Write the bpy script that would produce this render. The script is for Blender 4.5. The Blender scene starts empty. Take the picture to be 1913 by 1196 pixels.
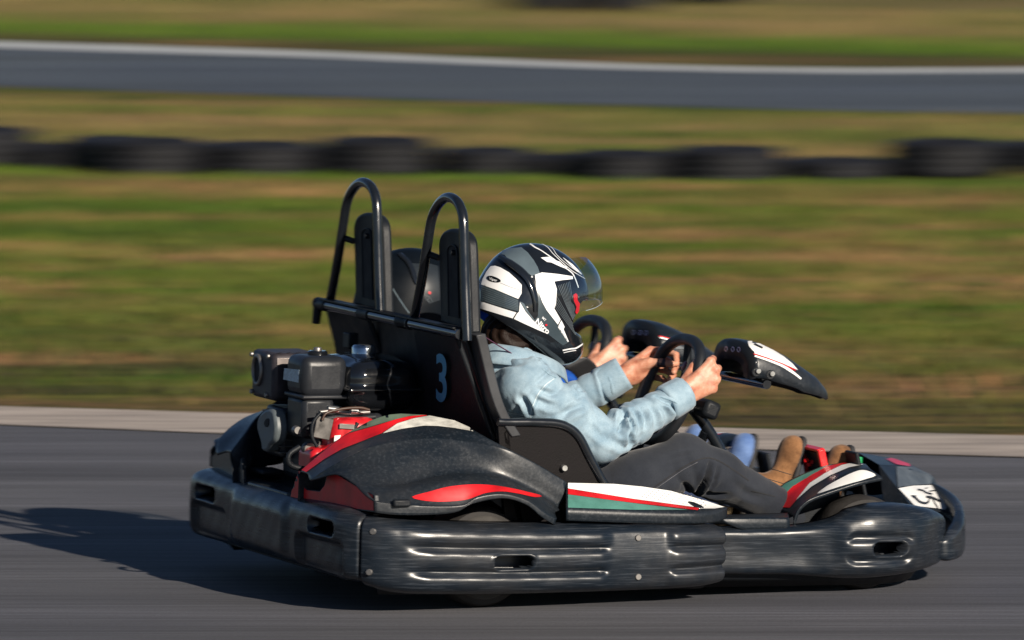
import bpy, bmesh, math, random
import numpy as np
import openvdb
from mathutils import Vector, Matrix, geometry
from mathutils.bvhtree import BVHTree

random.seed(7); RNG = np.random.default_rng(7)
sc = bpy.context.scene
COL = sc.collection
R = math.radians

# ------------------------------------------------------------------ camera
PW, PH = 1913.0, 1196.0              # size of the photograph, used to survey points
FPX = 15000.0                        # focal length in photograph pixels
CAM_H, CAM_D = 2.46, 22.0
PITCH = math.atan(1135.0 / FPX)
LEAN = R(1.3)                        # how far the kart dips its nose in the corner, seen from the camera
cam_loc = Vector((0, -CAM_D, CAM_H))
fwd = Vector((0, math.cos(PITCH), -math.sin(PITCH)))
rt0 = Vector((1, 0, 0)); up0 = rt0.cross(fwd)
rt, up = rt0, up0
cd = bpy.data.cameras.new('camera'); cam = bpy.data.objects.new('camera', cd); COL.objects.link(cam)
m = Matrix((rt, up, -fwd)).transposed().to_4x4(); m.translation = cam_loc
cam.matrix_world = m
cd.sensor_width = 36.0; cd.lens = FPX / PW * 36.0
cd.clip_start = 0.5; cd.clip_end = 3000
cd.dof.use_dof = True; cd.dof.focus_distance = 22.25
cd.dof.aperture_fstop = 8.0; cd.dof.aperture_ratio = 0.115
sc.camera = cam

# ------------------------------------------------------------------ light
SUN_EL = R(23.0)
SUN_AZ = math.atan2(0.53, -0.85)      # compass angle from +Y towards +X of the direction to the sun
world = bpy.data.worlds.new('World'); sc.world = world; world.use_nodes = True
wn = world.node_tree; wn.nodes.clear()
wo = wn.nodes.new('ShaderNodeOutputWorld'); bg = wn.nodes.new('ShaderNodeBackground')
sky = wn.nodes.new('ShaderNodeTexSky'); sky.sky_type = 'NISHITA'; sky.sun_disc = False
sky.air_density = 0.7; sky.dust_density = 0.3; sky.ozone_density = 3.0; sky.sun_elevation = SUN_EL; sky.sun_rotation = SUN_AZ
bg.inputs['Strength'].default_value = 0.05
wn.links.new(sky.outputs[0], bg.inputs[0]); wn.links.new(bg.outputs[0], wo.inputs[0])
sd = bpy.data.lights.new('sun', 'SUN'); sun = bpy.data.objects.new('sun', sd); COL.objects.link(sun)
sd.energy = 5.0; sd.angle = R(0.5); sd.color = (1.0, 0.89, 0.75)
to_sun = Vector((math.cos(SUN_EL) * math.sin(SUN_AZ), math.cos(SUN_EL) * math.cos(SUN_AZ), math.sin(SUN_EL)))
sun.rotation_euler = to_sun.to_track_quat('Z', 'Y').to_euler()
sun.location = to_sun * 30
sc.view_settings.view_transform = 'Standard'; sc.view_settings.look = 'None'
sc.view_settings.exposure = 0.5; sc.view_settings.gamma = 1.0; sc.view_settings.use_curve_mapping = False
sc.render.engine = 'CYCLES'
sc.cycles.use_denoising = True
sc.cycles.max_bounces = 8; sc.cycles.transparent_max_bounces = 12

# ------------------------------------------------------------------ survey helpers
KTH = R(22.0)
KROT = Matrix.Rotation(KTH, 3, 'Z'); KORG = Vector((0.2392, 0.7146, 0.0))
_a = Matrix((rt0, up0, fwd)).transposed()
_b = Matrix((rt0 * math.cos(LEAN) + up0 * math.sin(LEAN), up0 * math.cos(LEAN) - rt0 * math.sin(LEAN), fwd)).transposed()
TIP = _a @ _b.transposed()
KROT = TIP @ KROT; KORG = cam_loc + TIP @ (KORG - cam_loc); KINV = KROT.transposed()
KMAT = KROT.to_4x4(); KMAT.translation = KORG
def gz(x, y):
    """height of the track surface in the kart frame"""
    n = KINV @ Vector((0, 0, 1)); p = KINV @ (Vector((0, 0, .004)) - KORG); return (p.dot(n) - n.x * x - n.y * y) / n.z
CAMK = KINV @ (cam_loc - KORG)
def wray(px, py):
    return fwd + rt * ((px - PW / 2) / FPX) - up * ((py - PH / 2) / FPX)
def ground(px, py, z=0.0):
    d = wray(px, py); return cam_loc + d * ((z - cam_loc.z) / d.z)
def K(px, py, x=None, y=None, z=None):
    """point of the kart frame on the plane x=, y= or z= as surveyed from the photograph"""
    d = KINV @ wray(px, py)
    ax, v = (0, x) if x is not None else ((1, y) if y is not None else (2, z))
    return CAMK + d * ((v - CAMK[ax]) / d[ax])

def KP(px, py, p, n):
    d = KINV @ wray(px, py); n = Vector(n); return CAMK + d * ((Vector(p) - CAMK).dot(n) / d.dot(n))

# ------------------------------------------------------------------ materials
MATS = {}
def nmat(name):
    m = bpy.data.materials.new(name); m.use_nodes = True
    nt = m.node_tree
    return m, nt, nt.nodes['Principled BSDF']
def ramp(nt, stops):
    r = nt.nodes.new('ShaderNodeValToRGB')
    el = r.color_ramp.elements
    while len(el) > 1: el.remove(el[-1])
    el[0].position, el[0].color = stops[0][0], (*stops[0][1], 1)
    for p, c in stops[1:]:
        e = el.new(p); e.color = (*c, 1)
    return r
def noise(nt, scale, detail=4, rough=0.55, stretch=None, coord='Object'):
    tc = nt.nodes.new('ShaderNodeTexCoord'); n = nt.nodes.new('ShaderNodeTexNoise')
    n.inputs['Scale'].default_value = scale; n.inputs['Detail'].default_value = detail; n.inputs['Roughness'].default_value = rough
    if stretch:
        mp = nt.nodes.new('ShaderNodeMapping'); mp.inputs['Scale'].default_value = stretch
        nt.links.new(tc.outputs[coord], mp.inputs['Vector']); nt.links.new(mp.outputs[0], n.inputs['Vector'])
    else: nt.links.new(tc.outputs[coord], n.inputs['Vector'])
    return n
def mixc(nt, fac, a, b, mode='MIX'):
    x = nt.nodes.new('ShaderNodeMix'); x.data_type = 'RGBA'; x.blend_type = mode
    for sock, v in ((x.inputs[0], fac), (x.inputs[6], a), (x.inputs[7], b)):
        if isinstance(v, (int, float)): sock.default_value = v
        elif isinstance(v, tuple): sock.default_value = (*v, 1)
        else: nt.links.new(v, sock)
    return x.outputs[2]
def plain(name, col, rough=0.5, metal=0.0, var=0.15, bump=0.0, bscale=200, coat=0.0, vscale=18, spec=0.5):
    """paint or plastic with uneven tone, uneven gloss and a fine grain"""
    if name in MATS: return MATS[name]
    m, nt, b = nmat(name)
    n = noise(nt, vscale, 5)
    r = ramp(nt, [(0.3, tuple(c * (1 - var) for c in col)), (0.7, tuple(min(1, c * (1 + var)) for c in col))])
    nt.links.new(n.outputs[0], r.inputs[0]); nt.links.new(r.outputs[0], b.inputs['Base Color'])
    rr = nt.nodes.new('ShaderNodeMapRange'); rr.inputs[1].default_value = 0.3; rr.inputs[2].default_value = 0.7
    rr.inputs[3].default_value = max(0.03, rough - 0.08); rr.inputs[4].default_value = min(1, rough + 0.08)
    nt.links.new(n.outputs[0], rr.inputs[0]); nt.links.new(rr.outputs[0], b.inputs['Roughness'])
    b.inputs['Metallic'].default_value = metal; b.inputs['Specular IOR Level'].default_value = spec
    if coat: b.inputs['Coat Weight'].default_value = coat; b.inputs['Coat Roughness'].default_value = 0.08
    if bump:
        n2 = noise(nt, bscale, 2); bp = nt.nodes.new('ShaderNodeBump')
        bp.inputs['Strength'].default_value = bump; bp.inputs['Distance'].default_value = 0.002
        nt.links.new(n2.outputs[0], bp.inputs['Height']); nt.links.new(bp.outputs[0], b.inputs['Normal'])
    MATS[name] = m; return m
def scuffed(name, col, rough=0.38, scratch=0.5, dust=(0.16, 0.15, 0.145), stretch=(5, 5, 60), wear=0.5):
    """hard black plastic rubbed along its length: pale scratches, dusty patches, uneven gloss"""
    if name in MATS: return MATS[name]
    m, nt, b = nmat(name)
    n1 = noise(nt, 5, 6, 0.65); n2 = noise(nt, 9, 5, 0.6, stretch); n3 = noise(nt, 40, 2)
    r1 = ramp(nt, [(0.45, (0, 0, 0)), (0.72, (1, 1, 1))]); nt.links.new(n1.outputs[0], r1.inputs[0])
    r2 = ramp(nt, [(0.52, (0, 0, 0)), (0.68, (1, 1, 1))]); nt.links.new(n2.outputs[0], r2.inputs[0])
    mul = nt.nodes.new('ShaderNodeMath'); mul.operation = 'MULTIPLY'
    nt.links.new(r2.outputs[0], mul.inputs[0]); mul.inputs[1].default_value = scratch
    mul2 = nt.nodes.new('ShaderNodeMath'); mul2.operation = 'MULTIPLY'
    nt.links.new(r1.outputs[0], mul2.inputs[0]); mul2.inputs[1].default_value = wear
    c1 = mixc(nt, mul.outputs[0], col, tuple(min(1, c * 2.2 + 0.03) for c in col))
    c2 = mixc(nt, mul2.outputs[0], c1, tuple(c * 0.35 for c in dust))
    nt.links.new(c2, b.inputs['Base Color'])
    add = nt.nodes.new('ShaderNodeMath'); add.operation = 'MULTIPLY_ADD'
    nt.links.new(n2.outputs[0], add.inputs[0]); add.inputs[1].default_value = 0.32; add.inputs[2].default_value = rough - 0.15
    nt.links.new(add.outputs[0], b.inputs['Roughness'])
    bp = nt.nodes.new('ShaderNodeBump'); bp.inputs['Strength'].default_value = 0.09; bp.inputs['Distance'].default_value = 0.003; b.inputs['Specular IOR Level'].default_value = 0.42
    s = nt.nodes.new('ShaderNodeMath'); s.operation = 'ADD'; nt.links.new(n2.outputs[0], s.inputs[0]); nt.links.new(n3.outputs[0], s.inputs[1])
    nt.links.new(s.outputs[0], bp.inputs['Height']); nt.links.new(bp.outputs[0], b.inputs['Normal'])
    MATS[name] = m; return m
def cloth(name, col, pale, rough=0.9, weave=900, blotch=9, bump=0.5, wr=14):
    if name in MATS: return MATS[name]
    m, nt, b = nmat(name)
    n = noise(nt, blotch, 6, 0.62); n2 = noise(nt, weave, 2, 0.5, (1, 1, 0.35)); n3 = noise(nt, wr, 3, 0.5)
    r = ramp(nt, [(0.3, col), (0.72, pale)]); nt.links.new(n.outputs[0], r.inputs[0])
    w = ramp(nt, [(0.3, (0.75, 0.75, 0.75)), (0.7, (1.15, 1.15, 1.15))]); nt.links.new(n2.outputs[0], w.inputs[0])
    nt.links.new(mixc(nt, 0.75, r.outputs[0], w.outputs[0], 'MULTIPLY'), b.inputs['Base Color'])
    b.inputs['Roughness'].default_value = rough; b.inputs['Specular IOR Level'].default_value = 0.12
    try: b.inputs['Sheen Weight'].default_value = 0.15
    except Exception: pass
    bp = nt.nodes.new('ShaderNodeBump'); bp.inputs['Strength'].default_value = bump; bp.inputs['Distance'].default_value = 0.012
    bp2 = nt.nodes.new('ShaderNodeBump'); bp2.inputs['Strength'].default_value = 0.25; bp2.inputs['Distance'].default_value = 0.001
    nt.links.new(n3.outputs[0], bp.inputs['Height']); nt.links.new(n2.outputs[0], bp2.inputs['Height'])
    nt.links.new(bp.outputs[0], bp2.inputs['Normal']); nt.links.new(bp2.outputs[0], b.inputs['Normal'])
    MATS[name] = m; return m

BLACK = scuffed('scuffed_black_plastic', (0.007, 0.011, 0.017), 0.30, 0.6, wear=0.35, stretch=(1.3, 1.3, 28))
FEND = scuffed('fender_black_plastic', (0.007, 0.011, 0.016), 0.36, 0.3, stretch=(14, 10, 14), wear=0.3)
MATTE = plain('matte_black_plastic', (0.009, 0.011, 0.014), 0.5, bump=0.3, spec=.25)
SATIN = plain('black_painted_steel', (0.008, 0.010, 0.013), 0.22, coat=0.3)
RUB = plain('grip_rubber', (0.010, 0.012, 0.015), 0.5, bump=0.5, bscale=300)
TYREM = plain('kart_tyre_rubber', (0.028, 0.026, 0.025), 0.7, bump=0.6, bscale=120, var=0.35, spec=.2)
WHITE = plain('white_sticker', (0.74, 0.74, 0.72), 0.35, var=0.10, coat=0.1, vscale=9)
DIRTYW = plain('dirty_white_sticker', (0.55, 0.54, 0.49), 0.4, var=0.35, vscale=30)
RED = plain('red_sticker', (0.52, 0.008, 0.012), 0.38, var=0.32, coat=0.1, vscale=14)
GREEN = plain('green_sticker', (0.07, 0.20, 0.165), 0.4, var=0.2)
DGREEN = plain('dusty_green_sticker', (0.09, 0.125, 0.09), 0.5, var=0.3)
PINK = plain('faded_red_sticker', (0.42, 0.03, 0.07), 0.35)
GREYP = plain('grey_sticker', (0.07, 0.085, 0.10), 0.45, var=0.3)
STEEL = plain('zinc_steel', (0.55, 0.55, 0.53), 0.3, 0.9)
DSTEEL = plain('dull_steel', (0.22, 0.21, 0.2), 0.45, 0.8)
ENGB = plain('engine_black_plastic', (0.015, 0.017, 0.021), 0.40, bump=0.12, bscale=150, spec=.35)
ENGG = plain('engine_grey_metal', (0.10, 0.095, 0.09), 0.5, 0.5, var=0.5, vscale=40)
GLOSS = plain('gloss_black_enamel', (0.006, 0.007, 0.009), 0.12, coat=0.6)
BLUEN = plain('blue_numeral', (0.10, 0.34, 0.54), 0.4)
CAPM = plain('chromed_cap', (0.45, 0.50, 0.55), 0.15, 0.9)
SEATM = plain('seat_plastic', (0.0065, 0.0055, 0.006), 0.6, bump=0.3, bscale=260, var=0.25, spec=.12)
TAN = plain('rim_bronze', (0.07, 0.05, 0.025), 0.35, 0.7)
VOID = plain('painted_hole_shade', (0.004, 0.004, 0.005), 0.8)  # near-black colour for the shade inside holes, laid on closed faces

# ------------------------------------------------------------------ mesh helpers
def cr(P, n, closed=False):
    """n points along a Catmull-Rom curve through P, evenly spaced by arc length"""
    P = np.asarray(P, float); k = len(P)
    if k == 2 and not closed:
        t = np.linspace(0, 1, n)[:, None]; return P[0] * (1 - t) + P[1] * t
    if closed: Q = np.vstack([P[-1], P, P[0], P[1]]); segs = k
    else: Q = np.vstack([2 * P[0] - P[1], P, 2 * P[-1] - P[-2]]); segs = k - 1
    t = np.linspace(0, 1, 24, endpoint=False)[:, None]; out = []
    for i in range(segs):
        a, b, c, d = Q[i], Q[i + 1], Q[i + 2], Q[i + 3]
        out.append(0.5 * (2 * b + (c - a) * t + (2 * a - 5 * b + 4 * c - d) * t**2 + (3 * b - a - 3 * c + d) * t**3))
    out.append(P[:1] if closed else P[-1:])
    out = np.vstack(out)
    s = np.concatenate([[0], np.cumsum(np.linalg.norm(np.diff(out, axis=0), axis=1))])
    u = np.linspace(0, s[-1], n + 1)[:-1] if closed else np.linspace(0, s[-1], n)
    return np.stack([np.interp(u, s, out[:, j]) for j in range(P.shape[1])], 1)
def finish(name, verts, faces, mat, parent=None, smooth=True, angle=None):
    me = bpy.data.meshes.new(name)
    me.from_pydata([tuple(v) for v in verts], [], [tuple(f) for f in faces])
    return link(name, me, mat, parent, smooth, angle)
def link(name, me, mat, parent=None, smooth=True, angle=None):
    if mat is not None:
        for mm in (mat if isinstance(mat, (list, tuple)) else [mat]): me.materials.append(mm)
    if smooth:
        me.polygons.foreach_set('use_smooth', [True] * len(me.polygons))
        if angle: me.set_sharp_from_angle(angle=R(angle))
    o = bpy.data.objects.new(name, me); COL.objects.link(o)
    if parent is not None: o.parent = parent
    me.update(); return o
def grid(name, P, mat, parent=None, cu=False, cv=False, caps=False, flip=False, angle=None, midx=None):
    """P[nu][nv][3]"""
    P = np.asarray(P, float); nu, nv = P.shape[:2]
    V = P.reshape(-1, 3); F = []; mi = []
    for i in range(nu if cu else nu - 1):
        i2 = (i + 1) % nu
        for j in range(nv if cv else nv - 1):
            j2 = (j + 1) % nv
            f = (i * nv + j, i2 * nv + j, i2 * nv + j2, i * nv + j2)
            F.append(f[::-1] if flip else f)
            if midx is not None: mi.append(midx[j])
    if caps:
        a = tuple(range(nv)); b = tuple((nu - 1) * nv + j for j in range(nv))
        F.append(a if flip else a[::-1]); F.append(b[::-1] if flip else b)
        if midx is not None: mi += [0, 0]
    o = finish(name, V, F, mat, parent, True, angle)
    if midx is not None: o.data.polygons.foreach_set('material_index', mi)
    return o
def fixn(o):
    bm = bmesh.new(); bm.from_mesh(o.data); bmesh.ops.recalc_face_normals(bm, faces=bm.faces); bm.to_mesh(o.data); bm.free(); return o
def tube_pts(path, rad, seg=12, n=None, closed=False, flat=1.0):
    P = np.asarray(path, float)
    if n: 
        if np.ndim(rad): rr = np.interp(np.linspace(0, 1, n), np.linspace(0, 1, len(rad)), rad)
        P = cr(P, n, closed)
    N = len(P); rad = rr if (n and np.ndim(rad)) else (np.full(N, rad) if not np.ndim(rad) else np.asarray(rad))
    T = np.gradient(P, axis=0) if not closed else (np.roll(P, -1, 0) - np.roll(P, 1, 0))
    T /= np.linalg.norm(T, axis=1)[:, None] + 1e-12
    a = np.array([0, 0, 1.0]) if abs(T[0][2]) < 0.9 else np.array([0, 1.0, 0])
    u = np.cross(T[0], a); u /= np.linalg.norm(u); rings = []
    for i in range(N):
        u = u - T[i] * (u @ T[i]); u /= np.linalg.norm(u) + 1e-12; w = np.cross(T[i], u)
        th = np.linspace(0, 2 * np.pi, seg, endpoint=False)
        rings.append(P[i] + rad[i] * (np.cos(th)[:, None] * u + flat * np.sin(th)[:, None] * w))
    return np.array(rings)
def tube(name, path, rad, mat, parent=None, seg=12, n=None, closed=False, flat=1.0):
    rings = tube_pts(path, rad, seg, n, closed, flat)
    o = grid(name, rings, mat, parent, cu=closed, cv=True, caps=not closed, angle=50)
    return fixn(o)
def bev(o, w=0.004, seg=2, ang=35):
    b = o.modifiers.new('bevel', 'BEVEL'); b.width = w; b.segments = seg; b.limit_method = 'ANGLE'; b.angle_limit = R(ang); b.harden_normals = False
    return o
def box(name, c, size, mat, parent=None, rot=None, bevel=0.004, taper=None):
    hx, hy, hz = (s / 2 for s in size); M = (rot or Matrix.Identity(3))
    V = []
    for sx in (-1, 1):
        for sy in (-1, 1):
            for sz in (-1, 1):
                t = (taper if (taper and sz < 0) else 1.0)
                V.append(Vector(c) + M @ Vector((sx * hx * t, sy * hy * t, sz * hz)))
    F = [(0, 1, 3, 2), (4, 6, 7, 5), (0, 4, 5, 1), (2, 3, 7, 6), (0, 2, 6, 4), (1, 5, 7, 3)]
    o = fixn(finish(name, V, F, mat, parent, True, 40))
    if bevel: bev(o, bevel)
    return o
def plate(name, pts, nrm, thick, mat, parent=None, bevel=0.003):
    """flat outline given as 3D points, thickened against nrm"""
    n = Vector(nrm).normalized(); k = len(pts)
    V = [Vector(p) for p in pts] + [Vector(p) - n * thick for p in pts]
    F = [tuple(range(k)), tuple(range(2 * k - 1, k - 1, -1))] + [(i, k + i, k + (i + 1) % k, (i + 1) % k) for i in range(k)]
    o = fixn(finish(name, V, F, mat, parent, True, 40))
    if bevel: bev(o, bevel)
    return o
def lathe(name, prof, c, axis, mat, parent=None, seg=48, closed=False):
    """prof = [(radius, along)]; axis unit vector"""
    ax = Vector(axis).normalized(); u = ax.orthogonal().normalized(); w = ax.cross(u)
    P = []
    for i in range(seg):
        t = 2 * math.pi * i / seg; d = u * math.cos(t) + w * math.sin(t)
        P.append([tuple(Vector(c) + d * r + ax * a) for r, a in prof])
    return fixn(grid(name, P, mat, parent, cu=True, cv=closed, angle=40))
def disc(name, c, axis, r, h, mat, parent=None, seg=16):
    return lathe(name, [(0.0001, h), (r * 0.85, h), (r, h * 0.7), (r, 0)], c, axis, mat, parent, seg)
def join(objs, name=None):
    """merge meshes of one part (all in the same frame)"""
    base = objs[0]; bm = bmesh.new(); dg = None
    mats = []
    for o in objs:
        if o.modifiers:
            bpy.context.view_layer.update(); dg = bpy.context.evaluated_depsgraph_get()
            me = bpy.data.meshes.new_from_object(o.evaluated_get(dg))
        else: me = o.data
        off = len(mats); mats += list(me.materials)
        n0 = len(bm.faces); bm.from_mesh(me); bm.faces.ensure_lookup_table()
        for f in bm.faces[n0:]: f.material_index += off
    base.modifiers.clear()
    me = bpy.data.meshes.new(name or base.name); bm.to_mesh(me); bm.free()
    for mm in mats: me.materials.append(mm)
    base.data = me
    for o in objs[1:]: bpy.data.objects.remove(o)
    return base
def solid(o, t=0.004, off=-1):
    s = o.modifiers.new('solidify', 'SOLIDIFY'); s.thickness = t; s.offset = off; return o
def mirror(o, parent=None):
    me = o.data.copy(); me.transform(Matrix.Diagonal((1, -1, 1, 1))); me.flip_normals()
    c = bpy.data.objects.new(o.name.split('.')[0], me); COL.objects.link(c); c.parent = parent or o.parent
    for md in o.modifiers:
        n = c.modifiers.new(md.name, md.type)
        for p in md.bl_rna.properties:
            if not p.is_readonly and p.identifier not in ('name',):
                try: setattr(n, p.identifier, getattr(md, p.identifier))
                except Exception: pass
    return c
def mirror_tree(o):
    c = mirror(o)
    for ch in [x for x in COL.objects if x.parent == o]: mirror(ch, c)
    return c
def cover(name, rows, n, mat, parent, sub=3, midx=None, flip=False):
    """panel through surveyed rows of (px, py, y) or 3-vectors; smooth across the rows"""
    Q = []
    for r in rows:
        Q.append(cr([tuple(p) if isinstance(p, Vector) else tuple(K(p[0], p[1], y=p[2])) for p in r], n))
    Q = np.array(Q)
    cols = [cr_lin(Q[:, i], sub) for i in range(n)]
    return grid(name, cols, mat, parent, flip=flip, midx=midx)
def cr_lin(P, sub):
    """Catmull-Rom through P with sub steps per span (keeps the given rows)"""
    P = np.asarray(P); Q = np.vstack([2 * P[0] - P[1], P, 2 * P[-1] - P[-2]]); out = []
    for i in range(len(P) - 1):
        a, b, c, d = Q[i:i + 4]
        for t in np.linspace(0, 1, sub, endpoint=False):
            out.append(0.5 * (2 * b + (c - a) * t + (2 * a - 5 * b + 4 * c - d) * t**2 + (3 * b - a - 3 * c + d) * t**3))
    out.append(P[-1]); return np.array(out)

# -- stickers: outlines surveyed in the photograph, laid on the real surface below them
def bvh_of(objs):
    V, F = [], []
    for o in objs:
        k = len(V); V += [v.co.copy() for v in o.data.vertices]; F += [[k + i for i in p.vertices] for p in o.data.polygons]
    return BVHTree.FromPolygons(V, F)
def smooth_poly(pts, n=60):
    return [tuple(p) for p in cr(pts, n, True)]
def ribbon(pts, w, n=40):
    P = cr(pts, n); T = np.gradient(P, axis=0); T /= np.linalg.norm(T, axis=1)[:, None]
    N = np.stack([-T[:, 1], T[:, 0]], 1)
    ww = np.interp(np.linspace(0, 1, n), np.linspace(0, 1, len(w)), w)[:, None] if np.ndim(w) else w
    return [tuple(p) for p in np.vstack([P + N * ww / 2, (P - N * ww / 2)[::-1]])]
def decal(name, polys, tgt, mat, parent, off=0.0015, step=5.0, base=None):
    if polys and not isinstance(polys[0][0], (tuple, list, Vector, np.ndarray)): polys = [polys]
    V, F = [], []
    for poly in polys:
        pts = []
        for i in range(len(poly)):
            a = Vector(poly[i][:2]); b = Vector(poly[(i + 1) % len(poly)][:2]); q = max(1, math.ceil((b - a).length / step))
            pts += [a.lerp(b, t / q) for t in range(q)]
        k = len(pts)
        xs = [p.x for p in pts]; ys = [p.y for p in pts]
        edges = [(i, (i + 1) % k) for i in range(k)]
        x = min(xs) + step / 2
        while x < max(xs):
            y = min(ys) + step / 2
            while y < max(ys):
                pts.append(Vector((x + random.uniform(-.2, .2), y + random.uniform(-.2, .2)))); y += step
            x += step
        vv, _, ff, *_r = geometry.delaunay_2d_cdt(pts, edges, [], 1, 1e-4)
        o0 = len(V); ok = []
        for p in vv:
            d = (KINV @ wray(p.x, p.y)).normalized()
            h, nn, _, _ = tgt.ray_cast(CAMK, d)
            if h is None: V.append(Vector((0, 0, 0))); ok.append(False)
            else:
                if nn.dot(d) > 0: nn = -nn
                V.append(h + nn * off); ok.append(True)
        for f in ff:
            if all(ok[i] for i in f):
                a = max((V[o0 + f[i]] - V[o0 + f[i - 1]]).length for i in range(len(f)))
                if a < 0.16: F.append([o0 + i for i in f])
    if len(polys) == 1 and F:           # drop slivers cut off by an edge of the surface
        par = list(range(len(V)))
        def root(i):
            while par[i] != i: par[i] = par[par[i]]; i = par[i]
            return i
        for f in F:
            for i in f[1:]: par[root(i)] = root(f[0])
        cnt = {}
        for f in F: cnt[root(f[0])] = cnt.get(root(f[0]), 0) + 1
        best = max(cnt, key=cnt.get); F = [f for f in F if root(f[0]) == best]
    used = sorted({i for f in F for i in f}); mp = {j: i for i, j in enumerate(used)}
    V2 = [V[i] for i in used]; F2 = [[mp[i] for i in f] for f in F]
    o = finish(name, V2, F2, mat, parent, True)
    bm = bmesh.new(); bm.from_mesh(o.data)
    for f in bm.faces:
        if f.normal.dot(CAMK - f.calc_center_median()) < 0: f.normal_flip()
    bm.to_mesh(o.data); bm.free()
    return o
def glyphs(text, size=1.0, bold=0.012, shear=0.0):
    cu = bpy.data.curves.new('lettering', 'FONT'); cu.body = text; cu.size = size; cu.resolution_u = 5; cu.offset = bold; cu.shear = shear
    o = bpy.data.objects.new('lettering', cu); COL.objects.link(o); bpy.context.view_layer.update()
    me = bpy.data.meshes.new_from_object(o.evaluated_get(bpy.context.evaluated_depsgraph_get()))
    V = [v.co.copy() for v in me.vertices]; F = [list(p.vertices) for p in me.polygons]
    bpy.data.objects.remove(o); bpy.data.curves.remove(cu); return V, F
def lettering(name, text, org, ux, vx, tgt, mat, parent, off=0.002, bold=0.012, shear=0.0):
    """text laid on a surface: org, ux, vx are the origin, advance and rise in photograph pixels"""
    V, F = glyphs(text, 1.0, bold, shear); V3 = []
    for v in V:
        px = org[0] + ux[0] * v.x + vx[0] * v.y; py = org[1] + ux[1] * v.x + vx[1] * v.y
        d = (KINV @ wray(px, py)).normalized(); h, nn, _, _ = tgt.ray_cast(CAMK, d)
        if h is None: return None
        if nn.dot(d) > 0: nn = -nn
        V3.append(h + nn * off)
    return finish(name, V3, F, mat, parent, False)

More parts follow.
